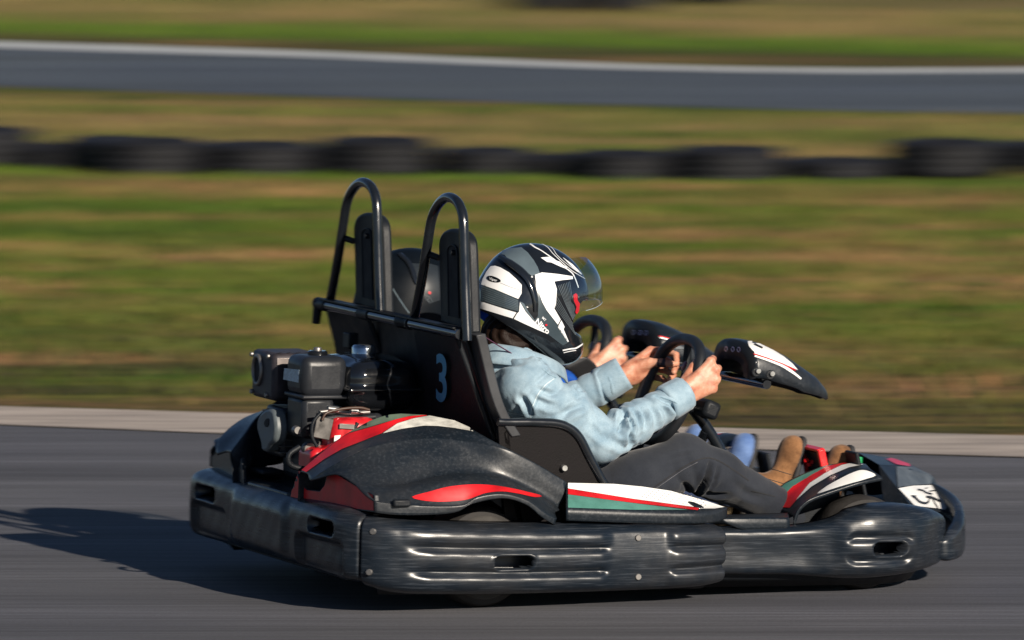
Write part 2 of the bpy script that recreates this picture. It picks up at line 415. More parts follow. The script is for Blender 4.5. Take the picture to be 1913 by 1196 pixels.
# -- soft bodies: signed distance fields turned into one continuous skin
class Field:
    def __init__(s, lo, hi, vox):
        s.lo = np.array(lo, float); s.vox = vox; s.n = np.ceil((np.array(hi) - s.lo) / vox).astype(int) + 1
        s.d = np.full(s.n, 0.2, np.float32)
    def sl(s, lo, hi, pad):
        a = np.clip(np.floor((np.array(lo) - pad - s.lo) / s.vox).astype(int), 0, s.n - 1)
        b = np.clip(np.ceil((np.array(hi) + pad - s.lo) / s.vox).astype(int) + 1, 1, s.n)
        ix = tuple(slice(i, j) for i, j in zip(a, b))
        g = [(s.lo[i] + s.vox * np.arange(a[i], b[i])).astype(np.float32) for i in range(3)]
        return ix, g[0][:, None, None], g[1][None, :, None], g[2][None, None, :]
    def put(s, ix, d, k, op='u'):
        o = s.d[ix]
        if op == 'u':
            if k > 0:
                h = np.clip(0.5 + 0.5 * (o - d) / k, 0, 1); s.d[ix] = o * (1 - h) + d * h - k * h * (1 - h)
            else: s.d[ix] = np.minimum(o, d)
        elif op == 's':
            if k > 0:
                h = np.clip(0.5 - 0.5 * (o + d) / k, 0, 1); s.d[ix] = o * (1 - h) - d * h + k * h * (1 - h)
            else: s.d[ix] = np.maximum(o, -d)
        else: s.d[ix] = np.maximum(o, d)
    def cap(s, a, b, ra, rb=None, k=0.01, op='u', sq=1.0):
        rb = ra if rb is None else rb; a = np.array(a, np.float32); b = np.array(b, np.float32)
        m = max(ra, rb) + k + 3 * s.vox
        ix, x, y, z = s.sl(np.minimum(a, b), np.maximum(a, b), m)
        ab = b - a; L = float(ab @ ab) + 1e-12
        px, py, pz = x - a[0], y - a[1], z - a[2]
        t = np.clip((px * ab[0] + py * ab[1] + pz * ab[2]) / L, 0, 1)
        d = np.sqrt((px - t * ab[0])**2 + (py - t * ab[1])**2 + (pz - t * ab[2])**2) - (ra + (rb - ra) * t)
        s.put(ix, d, k, op)
    def ell(s, c, r, rot=None, k=0.01, op='u'):
        c = np.array(c, float); r = np.array(r, float); M = np.eye(3) if rot is None else np.array(rot)
        mx = r.max(); ix, x, y, z = s.sl(c - mx, c + mx, k + 3 * s.vox)
        p = [(x - c[0]) * M[0, i] + (y - c[1]) * M[1, i] + (z - c[2]) * M[2, i] for i in range(3)]
        k0 = np.sqrt(sum((p[i] / r[i])**2 for i in range(3))); k1 = np.sqrt(sum((p[i] / r[i]**2)**2 for i in range(3))) + 1e-9
        s.put(ix, (k0 * (k0 - 1) / k1).astype(np.float32), k, op)
    def box(s, c, h, r=0.01, rot=None, k=0.01, op='u'):
        c = np.array(c, float); h = np.array(h, float); M = np.eye(3) if rot is None else np.array(rot)
        mx = np.linalg.norm(h); ix, x, y, z = s.sl(c - mx, c + mx, k + 3 * s.vox)
        q = [np.abs((x - c[0]) * M[0, i] + (y - c[1]) * M[1, i] + (z - c[2]) * M[2, i]) - (h[i] - r) for i in range(3)]
        d = np.sqrt(sum(np.maximum(v, 0)**2 for v in q)) + np.minimum(np.maximum(np.maximum(q[0], q[1]), q[2]), 0) - r
        s.put(ix, d.astype(np.float32), k, op)
    def half(s, p, n):
        """keep the side of the plane that n points away from"""
        n = np.array(n, float); n /= np.linalg.norm(n); ix, x, y, z = s.sl(s.lo, s.lo + s.n * s.vox, 0)
        s.put(ix, ((x - p[0]) * n[0] + (y - p[1]) * n[1] + (z - p[2]) * n[2]).astype(np.float32), 0, 'i')
    def mesh(s, name, mat, parent, smooth=1, disp=None, creases=None):
        g = openvdb.FloatGrid(0.1); g.copyFromArray(np.clip(s.d, -0.1, 0.1).astype(np.float32))
        pts, quads = g.convertToQuads(isovalue=0.0)
        pts = pts * s.vox + s.lo
        if disp is not None: 
            i = np.clip(((pts - s.lo) / s.vox).astype(int), 1, s.n - 2)
            n = np.stack([s.d[i[:, 0] + 1, i[:, 1], i[:, 2]] - s.d[i[:, 0] - 1, i[:, 1], i[:, 2]],
                          s.d[i[:, 0], i[:, 1] + 1, i[:, 2]] - s.d[i[:, 0], i[:, 1] - 1, i[:, 2]],
                          s.d[i[:, 0], i[:, 1], i[:, 2] + 1] - s.d[i[:, 0], i[:, 1], i[:, 2] - 1]], 1)
            n /= np.linalg.norm(n, axis=1)[:, None] + 1e-9
            pts = pts + n * disp(pts)[:, None]
        if creases:
            bv = BVHTree.FromPolygons([tuple(p) for p in pts], quads.tolist())
            for line, A, w in creases:
                L = []
                for q in cr(line, 24):
                    h, nn, _, _ = bv.ray_cast(CAMK, (KINV @ wray(q[0], q[1])).normalized())
                    if h is not None and (not L or (Vector(L[-1]) - h).length < .06): L.append(tuple(h))
                if len(L) < 4: continue
                L = np.array(L); near = np.where(np.all((pts > L.min(0) - .04) & (pts < L.max(0) + .04), axis=1))[0]
                D = np.sqrt(((pts[near][:, None] - L[None])**2).sum(2)); k = D.argmin(1); D = D.min(1); fade = np.sin(np.pi * (k + 1) / (len(L) + 1))**.6
                pts[near] += n[near] * (fade * A * 2.7 * (-np.exp(-(D / w)**2) + .55 * np.exp(-((D - 2.1 * w) / w)**2)))[:, None]
        o = finish(name, pts, quads[:, ::-1].tolist(), mat, parent, True)
        bm = bmesh.new(); bm.from_mesh(o.data)
        for _ in range(smooth): bmesh.ops.smooth_vert(bm, verts=bm.verts, factor=0.5, use_axis_x=True, use_axis_y=True, use_axis_z=True)
        bmesh.ops.recalc_face_normals(bm, faces=bm.faces)
        bm.to_mesh(o.data); bm.free(); return o
def rot_y(a): return Matrix.Rotation(a, 3, 'Y')

def tag(o, label=None, cat=None, group=None, kind=None):
    if label: o['label'] = label
    if cat: o['category'] = cat
    if group: o['group'] = group
    if kind: o['kind'] = kind
    return o

# ------------------------------------------------------------------ setting: ground, tracks, verges
def line_at(p, q, ext=80.0):
    a = ground(*p); b = ground(*q); d = (b - a).normalized(); return a - d * ext, b + d * ext
def polyl(pts, ext=80.0):
    g = [ground(*p) for p in pts]
    return [g[0] - (g[1] - g[0]).normalized() * ext] + g + [g[-1] + (g[-1] - g[-2]).normalized() * ext]
def ygrass(nt):
    """turf colour: olive, green and straw patches, bare soil near the track edges"""
    geo = nt.nodes.new('ShaderNodeNewGeometry')
    def nz(scale, st, detail=5, rough=0.6):
        mp = nt.nodes.new('ShaderNodeMapping'); mp.inputs['Scale'].default_value = st
        n = nt.nodes.new('ShaderNodeTexNoise'); n.inputs['Scale'].default_value = scale; n.inputs['Detail'].default_value = detail; n.inputs['Roughness'].default_value = rough
        nt.links.new(geo.outputs['Position'], mp.inputs['Vector']); nt.links.new(mp.outputs[0], n.inputs['Vector']); return n.outputs[0]
    a = nz(1.0, (0.30, 1.1, 1)); b = nz(1.0, (0.55, 2.6, 1)); c = nz(14, (1, 1.4, 1), 3)
    base = ramp(nt, [(0.34, (0.042, 0.074, 0.009)), (0.44, (0.074, 0.092, 0.014)), (0.51, (0.110, 0.098, 0.027)), (0.57, (0.170, 0.112, 0.046)), (0.66, (0.22, 0.130, 0.065))])
    nt.links.new(a, base.inputs[0])
    g2 = ramp(nt, [(0.48, (0, 0, 0)), (0.66, (1, 1, 1))]); nt.links.new(b, g2.inputs[0])
    c1 = mixc(nt, g2.outputs[0], base.outputs[0], (0.055, 0.098, 0.009))
    # worn soil: chance grows towards the two track edges
    sep = nt.nodes.new('ShaderNodeSeparateXYZ'); nt.links.new(geo.outputs['Position'], sep.inputs[0])
    def mr(v, f0, f1, t0, t1):
        q = nt.nodes.new('ShaderNodeMapRange'); q.inputs[1].default_value = f0; q.inputs[2].default_value = f1
        q.inputs[3].default_value = t0; q.inputs[4].default_value = t1; nt.links.new(v, q.inputs[0]); return q.outputs[0]
    def mth(op, x, y):
        q = nt.nodes.new('ShaderNodeMath'); q.operation = op
        for s, v in zip(q.inputs, (x, y)):
            if isinstance(v, (int, float)): s.default_value = v
            else: nt.links.new(v, s)
        return q.outputs[0]
    Y6 = mth('ADD', sep.outputs['Y'], mth('MULTIPLY', sep.outputs['X'], .33)); Y20 = mth('ADD', sep.outputs['Y'], mth('MULTIPLY', sep.outputs['X'], .19)); Y35 = mth('ADD', sep.outputs['Y'], mth('MULTIPLY', sep.outputs['X'], .55))
    near = mth('MULTIPLY', mr(Y6, 5.5, 6.3, 0.6, 1), mr(Y6, 7.6, 10.5, 1, 0))
    far = mth('MULTIPLY', mr(Y35, 34.0, 35.3, 0, 1), mr(Y35, 36.7, 38.2, 1, 0))
    rim = mth('MULTIPLY', mr(Y20, 18.9, 19.4, 0, 0.75), mr(Y20, 19.7, 20.0, 1, 0))
    tot = mth('ADD', mth('ADD', near, far), rim)
    soil = mth('MULTIPLY', tot, mr(b, 0.40, 0.64, 0.0, 0.9))
    soil = mth('MINIMUM', soil, 1.0)
    sr = ramp(nt, [(0.3, (0.032, 0.023, 0.014)), (0.7, (0.080, 0.048, 0.030))]); nt.links.new(c, sr.inputs[0])
    c2 = mixc(nt, soil, c1, sr.outputs[0])
    lush = mth('MULTIPLY', mr(Y20, 19.8, 20.1, 0, 0.85), mr(Y20, 20.7, 21.4, 1, 0))
    lush2 = mth('MULTIPLY', mr(Y35, 36.8, 38.0, 0, 0.85), mr(Y35, 39.2, 41.0, 1, 0))
    c3 = mixc(nt, mth('ADD', lush, lush2), c2, (0.070, 0.125, 0.012))
    dry = mth('ADD', mth('MULTIPLY', mr(Y35, 39.0, 42.0, 0, 1), 0.75), mth('MULTIPLY', mth('MULTIPLY', mr(Y20, 21.0, 22.5, 0, 0.5), mr(Y20, 26.5, 28.5, 1, 0)), 1.0))
    c3 = mixc(nt, mth('MULTIPLY', dry, mr(a, 0.38, 0.58, 0.15, 1.0)), c3, (0.215, 0.155, 0.075))
    v = ramp(nt, [(0.3, (0.6, 0.6, 0.6)), (0.7, (1.3, 1.3, 1.3))]); nt.links.new(c, v.inputs[0])
    fine = nz(1.0, (0.55, 5.5, 1), 5, 0.65)
    fr_ = ramp(nt, [(0.36, (0.62, 0.64, 0.60)), (0.5, (0.98, 0.98, 0.98)), (0.64, (1.42, 1.36, 1.30))]); nt.links.new(fine, fr_.inputs[0])
    c3 = mixc(nt, 1.0, c3, fr_.outputs[0], 'MULTIPLY')
    return mixc(nt, 0.8, c3, v.outputs[0], 'MULTIPLY')
mg, nt, b = nmat('turf'); nt.links.new(ygrass(nt), b.inputs['Base Color']); b.inputs['Roughness'].default_value = 1.0
b.inputs['Specular IOR Level'].default_value = 0.1
nb = noise(nt, 30, 4, coord='Object'); bp = nt.nodes.new('ShaderNodeBump'); bp.inputs['Strength'].default_value = 0.8; bp.inputs['Distance'].default_value = 0.03
nt.links.new(nb.outputs[0], bp.inputs['Height']); nt.links.new(bp.outputs[0], b.inputs['Normal'])
mb, nt, b = nmat('grass_blade'); c = ygrass(nt)
at = nt.nodes.new('ShaderNodeAttribute'); at.attribute_name = 'tint'
nt.links.new(mixc(nt, 1.0, c, at.outputs['Color'], 'MULTIPLY'), b.inputs['Base Color']); b.inputs['Roughness'].default_value = 0.7
b.inputs['Specular IOR Level'].default_value = 0.2

def asphalt(name, tone, streak):
    m, nt, b = nmat(name)
    geo = nt.nodes.new('ShaderNodeTexCoord')
    def nz(scale, st, detail=4):
        mp = nt.nodes.new('ShaderNodeMapping'); mp.inputs['Scale'].default_value = st
        n = nt.nodes.new('ShaderNodeTexNoise'); n.inputs['Scale'].default_value = scale; n.inputs['Detail'].default_value = detail
        nt.links.new(geo.outputs['Object'], mp.inputs['Vector']); nt.links.new(mp.outputs[0], n.inputs['Vector']); return n.outputs[0]
    a = nz(1.0, (0.12, 2.2, 1), 6); s = nz(1.0, (0.9, 26, 1), 5); f = nz(260, (1, 1, 1), 3); p = nz(0.35, (1, 1, 1), 4)
    r = ramp(nt, [(0.30, tuple(t * 0.72 for t in tone)), (0.5, tone), (0.72, tuple(t * 1.4 for t in tone))]); nt.links.new(a, r.inputs[0])
    r2 = ramp(nt, [(0.35, (1 - streak,) * 3), (0.65, (1 + streak,) * 3)]); nt.links.new(s, r2.inputs[0])
    r3 = ramp(nt, [(0.36, (0.55,) * 3), (0.5, (1.0,) * 3), (0.66, (1.6,) * 3)]); nt.links.new(f, r3.inputs[0])
    r4 = ramp(nt, [(0.35, (0.9, 0.9, 0.95)), (0.65, (1.1, 1.07, 1.02))]); nt.links.new(p, r4.inputs[0])
    c = mixc(nt, 1, r.outputs[0], r2.outputs[0], 'MULTIPLY'); c = mixc(nt, 1, c, r3.outputs[0], 'MULTIPLY'); c = mixc(nt, 1, c, r4.outputs[0], 'MULTIPLY')
    nt.links.new(c, b.inputs['Base Color']); b.inputs['Roughness'].default_value = 0.85; b.inputs['Specular IOR Level'].default_value = 0.35
    bp = nt.nodes.new('ShaderNodeBump'); bp.inputs['Strength'].default_value = 0.5; bp.inputs['Distance'].default_value = 0.004
    nt.links.new(f, bp.inputs['Height']); nt.links.new(bp.outputs[0], b.inputs['Normal'])
    return m
def strip(name, lo, hi, z, mat, kind='structure'):
    V = [(p.x, p.y, z) for p in lo] + [(p.x, p.y, z) for p in hi]; n = len(lo)
    F = [(i, i + 1, n + i + 1, n + i) for i in range(n - 1)]
    o = finish(name, V, F, mat, None, False); o['kind'] = kind; return o
S = 900
o = finish('ground', [(-S, -120, 0), (S, -120, 0), (S, 1500, 0), (-S, 1500, 0)], [(0, 1, 2, 3)], mg, None, False); o['kind'] = 'structure'
edgeA = polyl([(0, 797), (480, 816), (956, 829), (1500, 846), (1913, 858)])
edgeG = polyl([(0, 763), (480, 777), (956, 793), (1500, 808), (1913, 818)])
near_lo = [Vector((p.x, -60, 0)) for p in edgeA]
strip('track', near_lo, edgeA, 0.004, asphalt('near_asphalt', (0.076, 0.078, 0.088), 0.2))
mk, nt, b = nmat('dusty_concrete_edge')
n = noise(nt, 1.0, 7, 0.68, (0.9, 7, 1)); r = ramp(nt, [(0.28, (0.09, 0.075, 0.06)), (0.38, (0.22, 0.19, 0.165)), (0.55, (0.38, 0.325, 0.28)), (0.75, (0.46, 0.40, 0.35))])
nt.links.new(n.outputs[0], r.inputs[0]); nt.links.new(r.outputs[0], b.inputs['Base Color']); b.inputs['Roughness'].default_value = 0.95
strip('track_edge', edgeA, edgeG, 0.008, mk)
farL = polyl([(0, 163), (480, 178), (956, 192), (1500, 206), (1913, 214)])
farU = polyl([(0, 91), (300, 100), (600, 109), (956, 124), (1300, 134), (1600, 138), (1913, 137)])
farW = polyl([(0, 80), (300, 89), (600, 99), (956, 114), (1300, 126), (1600, 130), (1913, 129)])
def resamp(P, n=40):
    Q = cr([tuple(v) for v in P[1:-1]], n)
    return [P[0]] + [Vector(tuple(p)) for p in Q] + [P[-1]]
strip('far_track', resamp(farL), resamp(farW), 0.004, asphalt('far_asphalt', (0.052, 0.066, 0.084), 0.10))
lineM = plain('worn_white_line_paint', (0.44, 0.46, 0.46), 0.7, var=0.2, vscale=3)
strip('track_edge_line', resamp(farU), resamp(farW), 0.008, lineM)

# turf blades
def blades(name, x0, x1, y0, y1, dens, h, seed, sl=0.33):
    rng = np.random.default_rng(seed); n = int((x1 - x0) * (y1 - y0) * dens)
    x = rng.uniform(x0, x1, n); y = rng.uniform(y0, y1, n) - sl * x
    clump = 0.5 + 0.5 * np.sin(x * 5.1 + 2 * np.sin(y * 3.3)) * np.sin(y * 6.7 + 1.7 * np.sin(x * 4.2))
    keep = rng.uniform(0, 1, n) < (0.35 + 0.65 * clump)
    # thinner near the worn strip
    keep &= rng.uniform(0, 1, n) < np.clip((y + sl * x - 5.6) / 3.0, 0.06, 1)
    x, y, clump = x[keep], y[keep], clump[keep]; n = len(x)
    H = h * rng.uniform(0.45, 1.25, n) * (0.6 + 0.7 * clump); a = rng.uniform(0, 2 * np.pi, n); w = rng.uniform(0.0022, 0.005, n)
    lean = rng.uniform(0.1, 0.8, n) * H; la = rng.uniform(0, 2 * np.pi, n)
    cx, sx = np.cos(a) * w, np.sin(a) * w
    z0 = np.full(n, -0.004)
    V = np.stack([np.stack([x - cx, y - sx, z0], 1), np.stack([x + cx, y + sx, z0], 1),
                  np.stack([x + cx * .7 + lean * .35 * np.cos(la), y + sx * .7 + lean * .35 * np.sin(la), H * .6], 1),
                  np.stack([x - cx * .7 + lean * .35 * np.cos(la), y - sx * .7 + lean * .35 * np.sin(la), H * .6], 1),
                  np.stack([x + lean * np.cos(la), y + lean * np.sin(la), H], 1)], 1).reshape(-1, 3)
    me = bpy.data.meshes.new(name); nf = 2 * n
    i0 = np.arange(n) * 5
    loops = np.concatenate([np.stack([i0, i0 + 1, i0 + 2, i0 + 3], 1), np.stack([i0 + 3, i0 + 2, i0 + 4], 1)], 1).reshape(-1)
    me.vertices.add(len(V)); me.vertices.foreach_set('co', V.reshape(-1).astype(np.float32))
    me.loops.add(len(loops)); me.loops.foreach_set('vertex_index', loops.astype(np.int32))
    st = np.stack([np.arange(n) * 7, np.arange(n) * 7 + 4], 1).reshape(-1)
    me.polygons.add(nf); me.polygons.foreach_set('loop_start', st.astype(np.int32))
    t = rng.uniform(0.65, 1.5, n); dry = (rng.uniform(0, 1, n) < 0.22)[:, None]
    c = np.where(dry, np.stack([t * 1.5, t * 1.2, t * 1.3], 1), np.stack([t * 0.95, t * 1.05, t * 0.9], 1))
    c = np.concatenate([c, np.ones((n, 1))], 1).repeat(5, 0)
    at = me.color_attributes.new('tint', 'FLOAT_COLOR', 'POINT'); at.data.foreach_set('color', c.reshape(-1).astype(np.float32))
    me.update(calc_edges=True); me.validate()
    me.materials.append(mb); o = bpy.data.objects.new(name, me); COL.objects.link(o); o['kind'] = 'stuff'; return o
blades('grass', -5.5, 5.5, 6.1, 20.4, 1000, 0.045, 1)
blades('grass', -6.5, 6.5, 21.6, 27.8, 420, 0.05, 2, .35)
blades('grass', -7.5, 7.5, 37.6, 46.0, 260, 0.06, 3, .55)

# tyres laid flat along the verge
TY = []
def ribbed_tyre():
    prof = []
    Ro, Ri, Hh = 0.30, 0.185, 0.095
    pts = [(Ri, -Hh * .55), (Ri - .006, -Hh * .8), (Ri + .03, -Hh * .98), (Ro - .045, -Hh * 1.04), (Ro - .012, -Hh * .93), (Ro, -Hh * .78)]
    grooves = [-.62, -.22, .22, .62]
    prof += pts
    for g in grooves:
        prof += [(Ro + .004, (g - .09) * Hh), (Ro - .008, (g - .05) * Hh), (Ro - .008, (g + .05) * Hh), (Ro + .004, (g + .09) * Hh)]
    prof += [(r, -z) for r, z in pts[::-1]]
    inn = [(Ri + .06, Hh * .7), (Ro - .03, Hh * .4), (Ro - .025, 0), (Ro - .03, -Hh * .4), (Ri + .06, -Hh * .7)]
    return prof + inn
carT = plain('weathered_car_tyre_rubber', (0.010, 0.0105, 0.013), 0.6, bump=0.5, bscale=60, var=0.4, vscale=5, spec=.2)
def stack_tyre(label, cx, base, z, scale=1.0, group='tyres lying along the verge', tilt=0.0, rz=0.0):
    g = ground(cx, base)
    if not TY:
        o = lathe('tyre', ribbed_tyre(), (0, 0, 0), (0, 0, 1), carT, None, 56, closed=True); TY.append(o)
    else:
        o = TY[0].copy(); COL.objects.link(o)
    o.location = (g.x, g.y + 0.3 * scale, 0.099 * scale + z); o.scale = (scale, scale, scale * 1.0)
    o.rotation_euler = (tilt, tilt * 0.6, rz); tag(o, label, 'tyre', group); return o
stack_tyre('black tyre lying cut off by the left picture edge of the tyre row', -52, 316, -0.012, 1.10)
stack_tyre('tyre half hidden behind its neighbour, second from the left end of the near row', 205, 321, 0.0, 0.86, tilt=0.02)
stack_tyre('black tyre lying forward of the row above the kart rear bumper', 272, 332, -0.015, 1.03, rz=.6)
stack_tyre('low tyre sunk in the grass, left of the roll hoops', 478, 330, -0.045, 1.05, rz=.3)
stack_tyre('tall thick tyre standing right behind the left roll hoop', 704, 331, -0.012, 1.02, rz=1.1)
stack_tyre('narrow low tyre between the tall tyre and the gap in the row', 908, 328, -0.05, 0.90)
stack_tyre('tyre just right of the gap, above the patterned helmet', 1160, 337, -0.045, 0.92, rz=.8)
stack_tyre('wide tyre touching its neighbour above the steering wheels', 1362, 337, -0.045, 1.02, rz=.2)
stack_tyre('lowest tyre of the row, sunk deepest into the grass', 1566, 334, -0.105, 0.98)
stack_tyre('tallest tyre near the right end with a bright top rim', 1770, 334, -0.01, 1.0, rz=.5)
stack_tyre('last tyre cut off by the right picture edge of the tyre row', 1966, 326, -0.03, 0.95)
stack_tyre('low tyre set back in the gap beside the left end tyre of the row', 98, 317, -0.05, 0.85, tilt=.03, rz=.4)
stack_tyre('sunken tyre set back between two others, left of the patterned helmet top', 1022, 329, -0.075, 0.86, rz=.9)
stack_tyre('tyre squeezed behind the low one and the tall thick one by the left hoop', 590, 326, -0.05, 0.88, rz=.2)
for i, (cx, lab) in enumerate([(1020, 'left tyre of the far dark row beyond the second track'), (1160, 'middle tyre of the far dark row beyond the second track'), (1330, 'right tyre of the far dark row, mostly out of the frame')]):
    stack_tyre(lab, cx, [22, 24, 8][i], 0.0, 1.0, 'tyres beyond the second track')

# ------------------------------------------------------------------ the kart
kart = bpy.data.objects.new('go_kart', None); COL.objects.link(kart); kart.matrix_world = KMAT
tag(kart, 'black two-seat rental go-kart with red and white stickers and number 3 on the seat back', 'go-kart')

def rrect(u, v, uc, vc, hu, hv, r, soft):
    """1 inside a rounded rectangle, falling to 0 over soft"""
    qx = np.abs(u - uc) - (hu - r); qy = np.abs(v - vc) - (hv - r)
    d = np.hypot(np.maximum(qx, 0), np.maximum(qy, 0)) + np.minimum(np.maximum(qx, qy), 0) - r
    t = np.clip(0.5 - d / soft, 0, 1); return t * t * (3 - 2 * t)
def step(x, a, b):
    t = np.clip((x - a) / (b - a), 0, 1); return t * t * (3 - 2 * t)
def bumper(name, path, disp, mat, parent, ds=0.005, capr=0.02, nf=64, ex=7.0, hole=None):
    P = np.array(path, float); L = np.linalg.norm(np.diff(P[:, :2], axis=0), axis=1).sum()
    n = int(L / ds); Q = cr(P, n)
    T = np.gradient(Q[:, :2], axis=0); T /= np.linalg.norm(T, axis=1)[:, None]
    N = np.stack([T[:, 1], -T[:, 0]], 1)
    s = np.linspace(0, L, n); e = np.minimum(s, L - s); sh = np.sqrt(np.clip(1 - (1 - np.clip(e / capr, 0, 1))**2, 0.02, 1))
    a = np.linspace(0, 1, nf)
    zz = np.concatenate([np.linspace(-1, -0.93, 6)[:-1], np.linspace(-0.93, 0.93, nf - 10), np.linspace(0.93, 1, 6)[1:]])
    oo = np.clip(1 - np.abs(zz)**ex, 0, 1)**(1 / 2.2)
    rings = []; cut = []
    for i in range(n):
        x, y, zt, zb, D = Q[i]; zc, hh = (zt + zb) / 2, (zt - zb) / 2 * (0.75 + 0.25 * sh[i])
        z = zc + hh * zz; o = D * oo * sh[i]
        w = np.clip(oo, 0, 1)**1.5 * sh[i]
        o = o + disp(np.full_like(z, x), np.full_like(z, y), z, (z - zb) / (zt - zb)) * w
        off = o - D
        rings.append(np.stack([x + N[i, 0] * off, y + N[i, 1] * off, z], 1))
        if hole is not None: cut += [i * len(z) + k for k in np.where((hole(x, y, z) > .93) & (oo > .5))[0]]
    o = fixn(grid(name, rings, mat, parent, cv=True, caps=True))
    if cut:                              # the mouldings are hollow: the slots are real openings
        bm = bmesh.new(); bm.from_mesh(o.data); bm.verts.ensure_lookup_table()
        bmesh.ops.delete(bm, geom=[bm.verts[k] for k in cut], context='VERTS'); bm.to_mesh(o.data); bm.free()
    return o
def wobble(x, z, a=0.0005):
    return a * (np.sin(x * 31 + z * 17) + np.sin(x * 13 - z * 41 + 1) + 0.6 * np.sin(x * 77 + z * 60))

def side_disp(x, y, z, q):
    rear = step(x, -0.86, -0.76) * step(-x, 0.235, 0.275); front = step(x, -0.075, -0.04)
    g = np.exp(-((q - 0.66) / 0.055)**2) + np.exp(-((q - 0.33) / 0.055)**2)
    bulge = 0.006 * (np.abs(np.sin(q * 3 * np.pi))**0.7)
    d = (rear + front) * (bulge - 0.011 * g)
    mid = step(x, -0.27, -0.23) * step(-x, 0.05, 0.08)
    d = d - 0.004 * mid + 0.003 * mid * np.cos((q - .5) * 9)
    d = d - 0.055 * rrect(x, z, -0.528, 0.141, 0.056, 0.0165, 0.014, 0.010)
    d = d + 0.004 * (rrect(x, z, -0.528, 0.141, 0.064, 0.024, 0.02, 0.010) - rrect(x, z, -0.528, 0.141, 0.056, 0.0165, 0.014, 0.010))
    return d + wobble(x, z)
SIDE = [(-.954, -.640, .272, .074, .07), (-.918, -.680, .268, .064, .085), (-.86, -.705, .262, .056, .09), (-.78, -.718, .256, .052, .09), (-.5, -.725, .246, .048, .09),
        (-.1, -.725, .240, .052, .09), (.05, -.715, .236, .058, .085), (.118, -.700, .230, .066, .08)]
sb = bumper('side_bumper', SIDE, side_disp, BLACK, kart, capr=.011, hole=lambda x, y, z: rrect(x, z, -0.528, 0.141, 0.056, 0.0165, 0.014, 0.010))
for px, py in ((1193, 1005), (1193, 1078), (697, 993), (690, 1069)):
    tgt = K(px, py, y=-.722) if px > 800 else K(px, py, y=-.672)
    disc('bolt', tgt + Vector((0, .004 if px > 800 else 0, 0)), (0, -1, 0) if px > 800 else (-.6, -.8, 0), 0.009, 0.005, DSTEEL, sb, 14)
for o_ in [mirror_tree(sb)]: o_.location.y = .05

def rear_disp(x, y, z, q):
    d = 0 * z
    for s in (-1, 1):
        d = d - 0.05 * rrect(y, z, s * 0.465, 0.222, 0.085, 0.017, 0.014, 0.010)
        d = d - 0.018 * rrect(y, z, s * 0.44, 0.142, 0.15, 0.046, 0.02, 0.022)
    d = d + 0.012 * rrect(y, z, 0, 0.18, 0.22, 0.075, 0.04, 0.06)
    return d + wobble(y, z)
REAR = [(-.950, .695, .275, .082, .09), (-.985, .635, .280, .080, .10), (-1.0, .55, .286, .080, .10), (-1.005, .2, .290, .085, .10), (-1.005, -.2, .290, .085, .10),
        (-1.0, -.50, .286, .082, .10), (-.985, -.59, .280, .080, .10), (-.950, -.645, .275, .082, .09)]
bumper('rear_bumper', REAR, rear_disp, BLACK, kart, capr=.011, hole=lambda x, y, z: rrect(abs(y), z, 0.465, 0.222, 0.085, 0.017, 0.014, 0.010))

def front_disp(x, y, z, q):
    ay = np.abs(y); inb = step(x, 0.44, 0.50) * step(-x, -0.80, -0.72)
    d = 0.012 * inb * np.cos((q - 0.5) * np.pi)
    rec = rrect(x, z, 0.585, 0.157, 0.10, 0.042, 0.03, 0.02)
    d = d - 0.012 * rec + 0.012 * rec * np.exp(-((z - 0.157) / 0.024)**4)
    d = d - 0.055 * rrect(x, z, 0.612, 0.156, 0.048, 0.0165, 0.013, 0.010)
    neck = step(-x, -0.44, -0.36); d = d - 0.007 * neck * np.cos((q - 0.5) * np.pi)
    return d + wobble(x + y, z)
HALF = [(.06, -.640, .216, .086, .05), (.2, -.648, .217, .083, .05), (.33, -.655, .219, .080, .055), (.42, -.668, .232, .073, .065), (.49, -.690, .262, .068, .085),
        (.58, -.700, .277, .069, .09), (.70, -.675, .276, .075, .09), (.80, -.605, .262, .082, .085), (.88, -.49, .235, .088, .075), (.945, -.30, .20, .09, .06)]
FRONT = HALF + [(.965, 0, .19, .09, .06)] + [(a, -b, c, d, e) for a, b, c, d, e in HALF[::-1]]
bumper('front_bumper', FRONT, front_disp, BLACK, kart, hole=lambda x, y, z: rrect(x, z, 0.612, 0.156, 0.048, 0.0165, 0.013, 0.010))

RH = [(.838, -.575, .165, .105, .02), (.88, -.55, .180, .100, .03), (.945, -.47, .208, .098, .03), (1.005, -.35, .238, .100, .03), (1.045, -.2, .262, .106, .03)]
RING = RH + [(1.06, 0, .275, .11, .03)] + [(a, -b, c, d, e) for a, b, c, d, e in RH[::-1]]
ring = bumper('nose_ring', RING, lambda x, y, z, q: wobble(y, z, .0007), BLACK, kart, capr=0.03)
for px, py, yy in ((1742, 1011, -.475), (1777, 1004, -.40)):
    p = K(px, py, y=yy)
    disc('bolt', p, (.72, -.69, 0), 0.009, 0.005, DSTEEL, ring, 12)

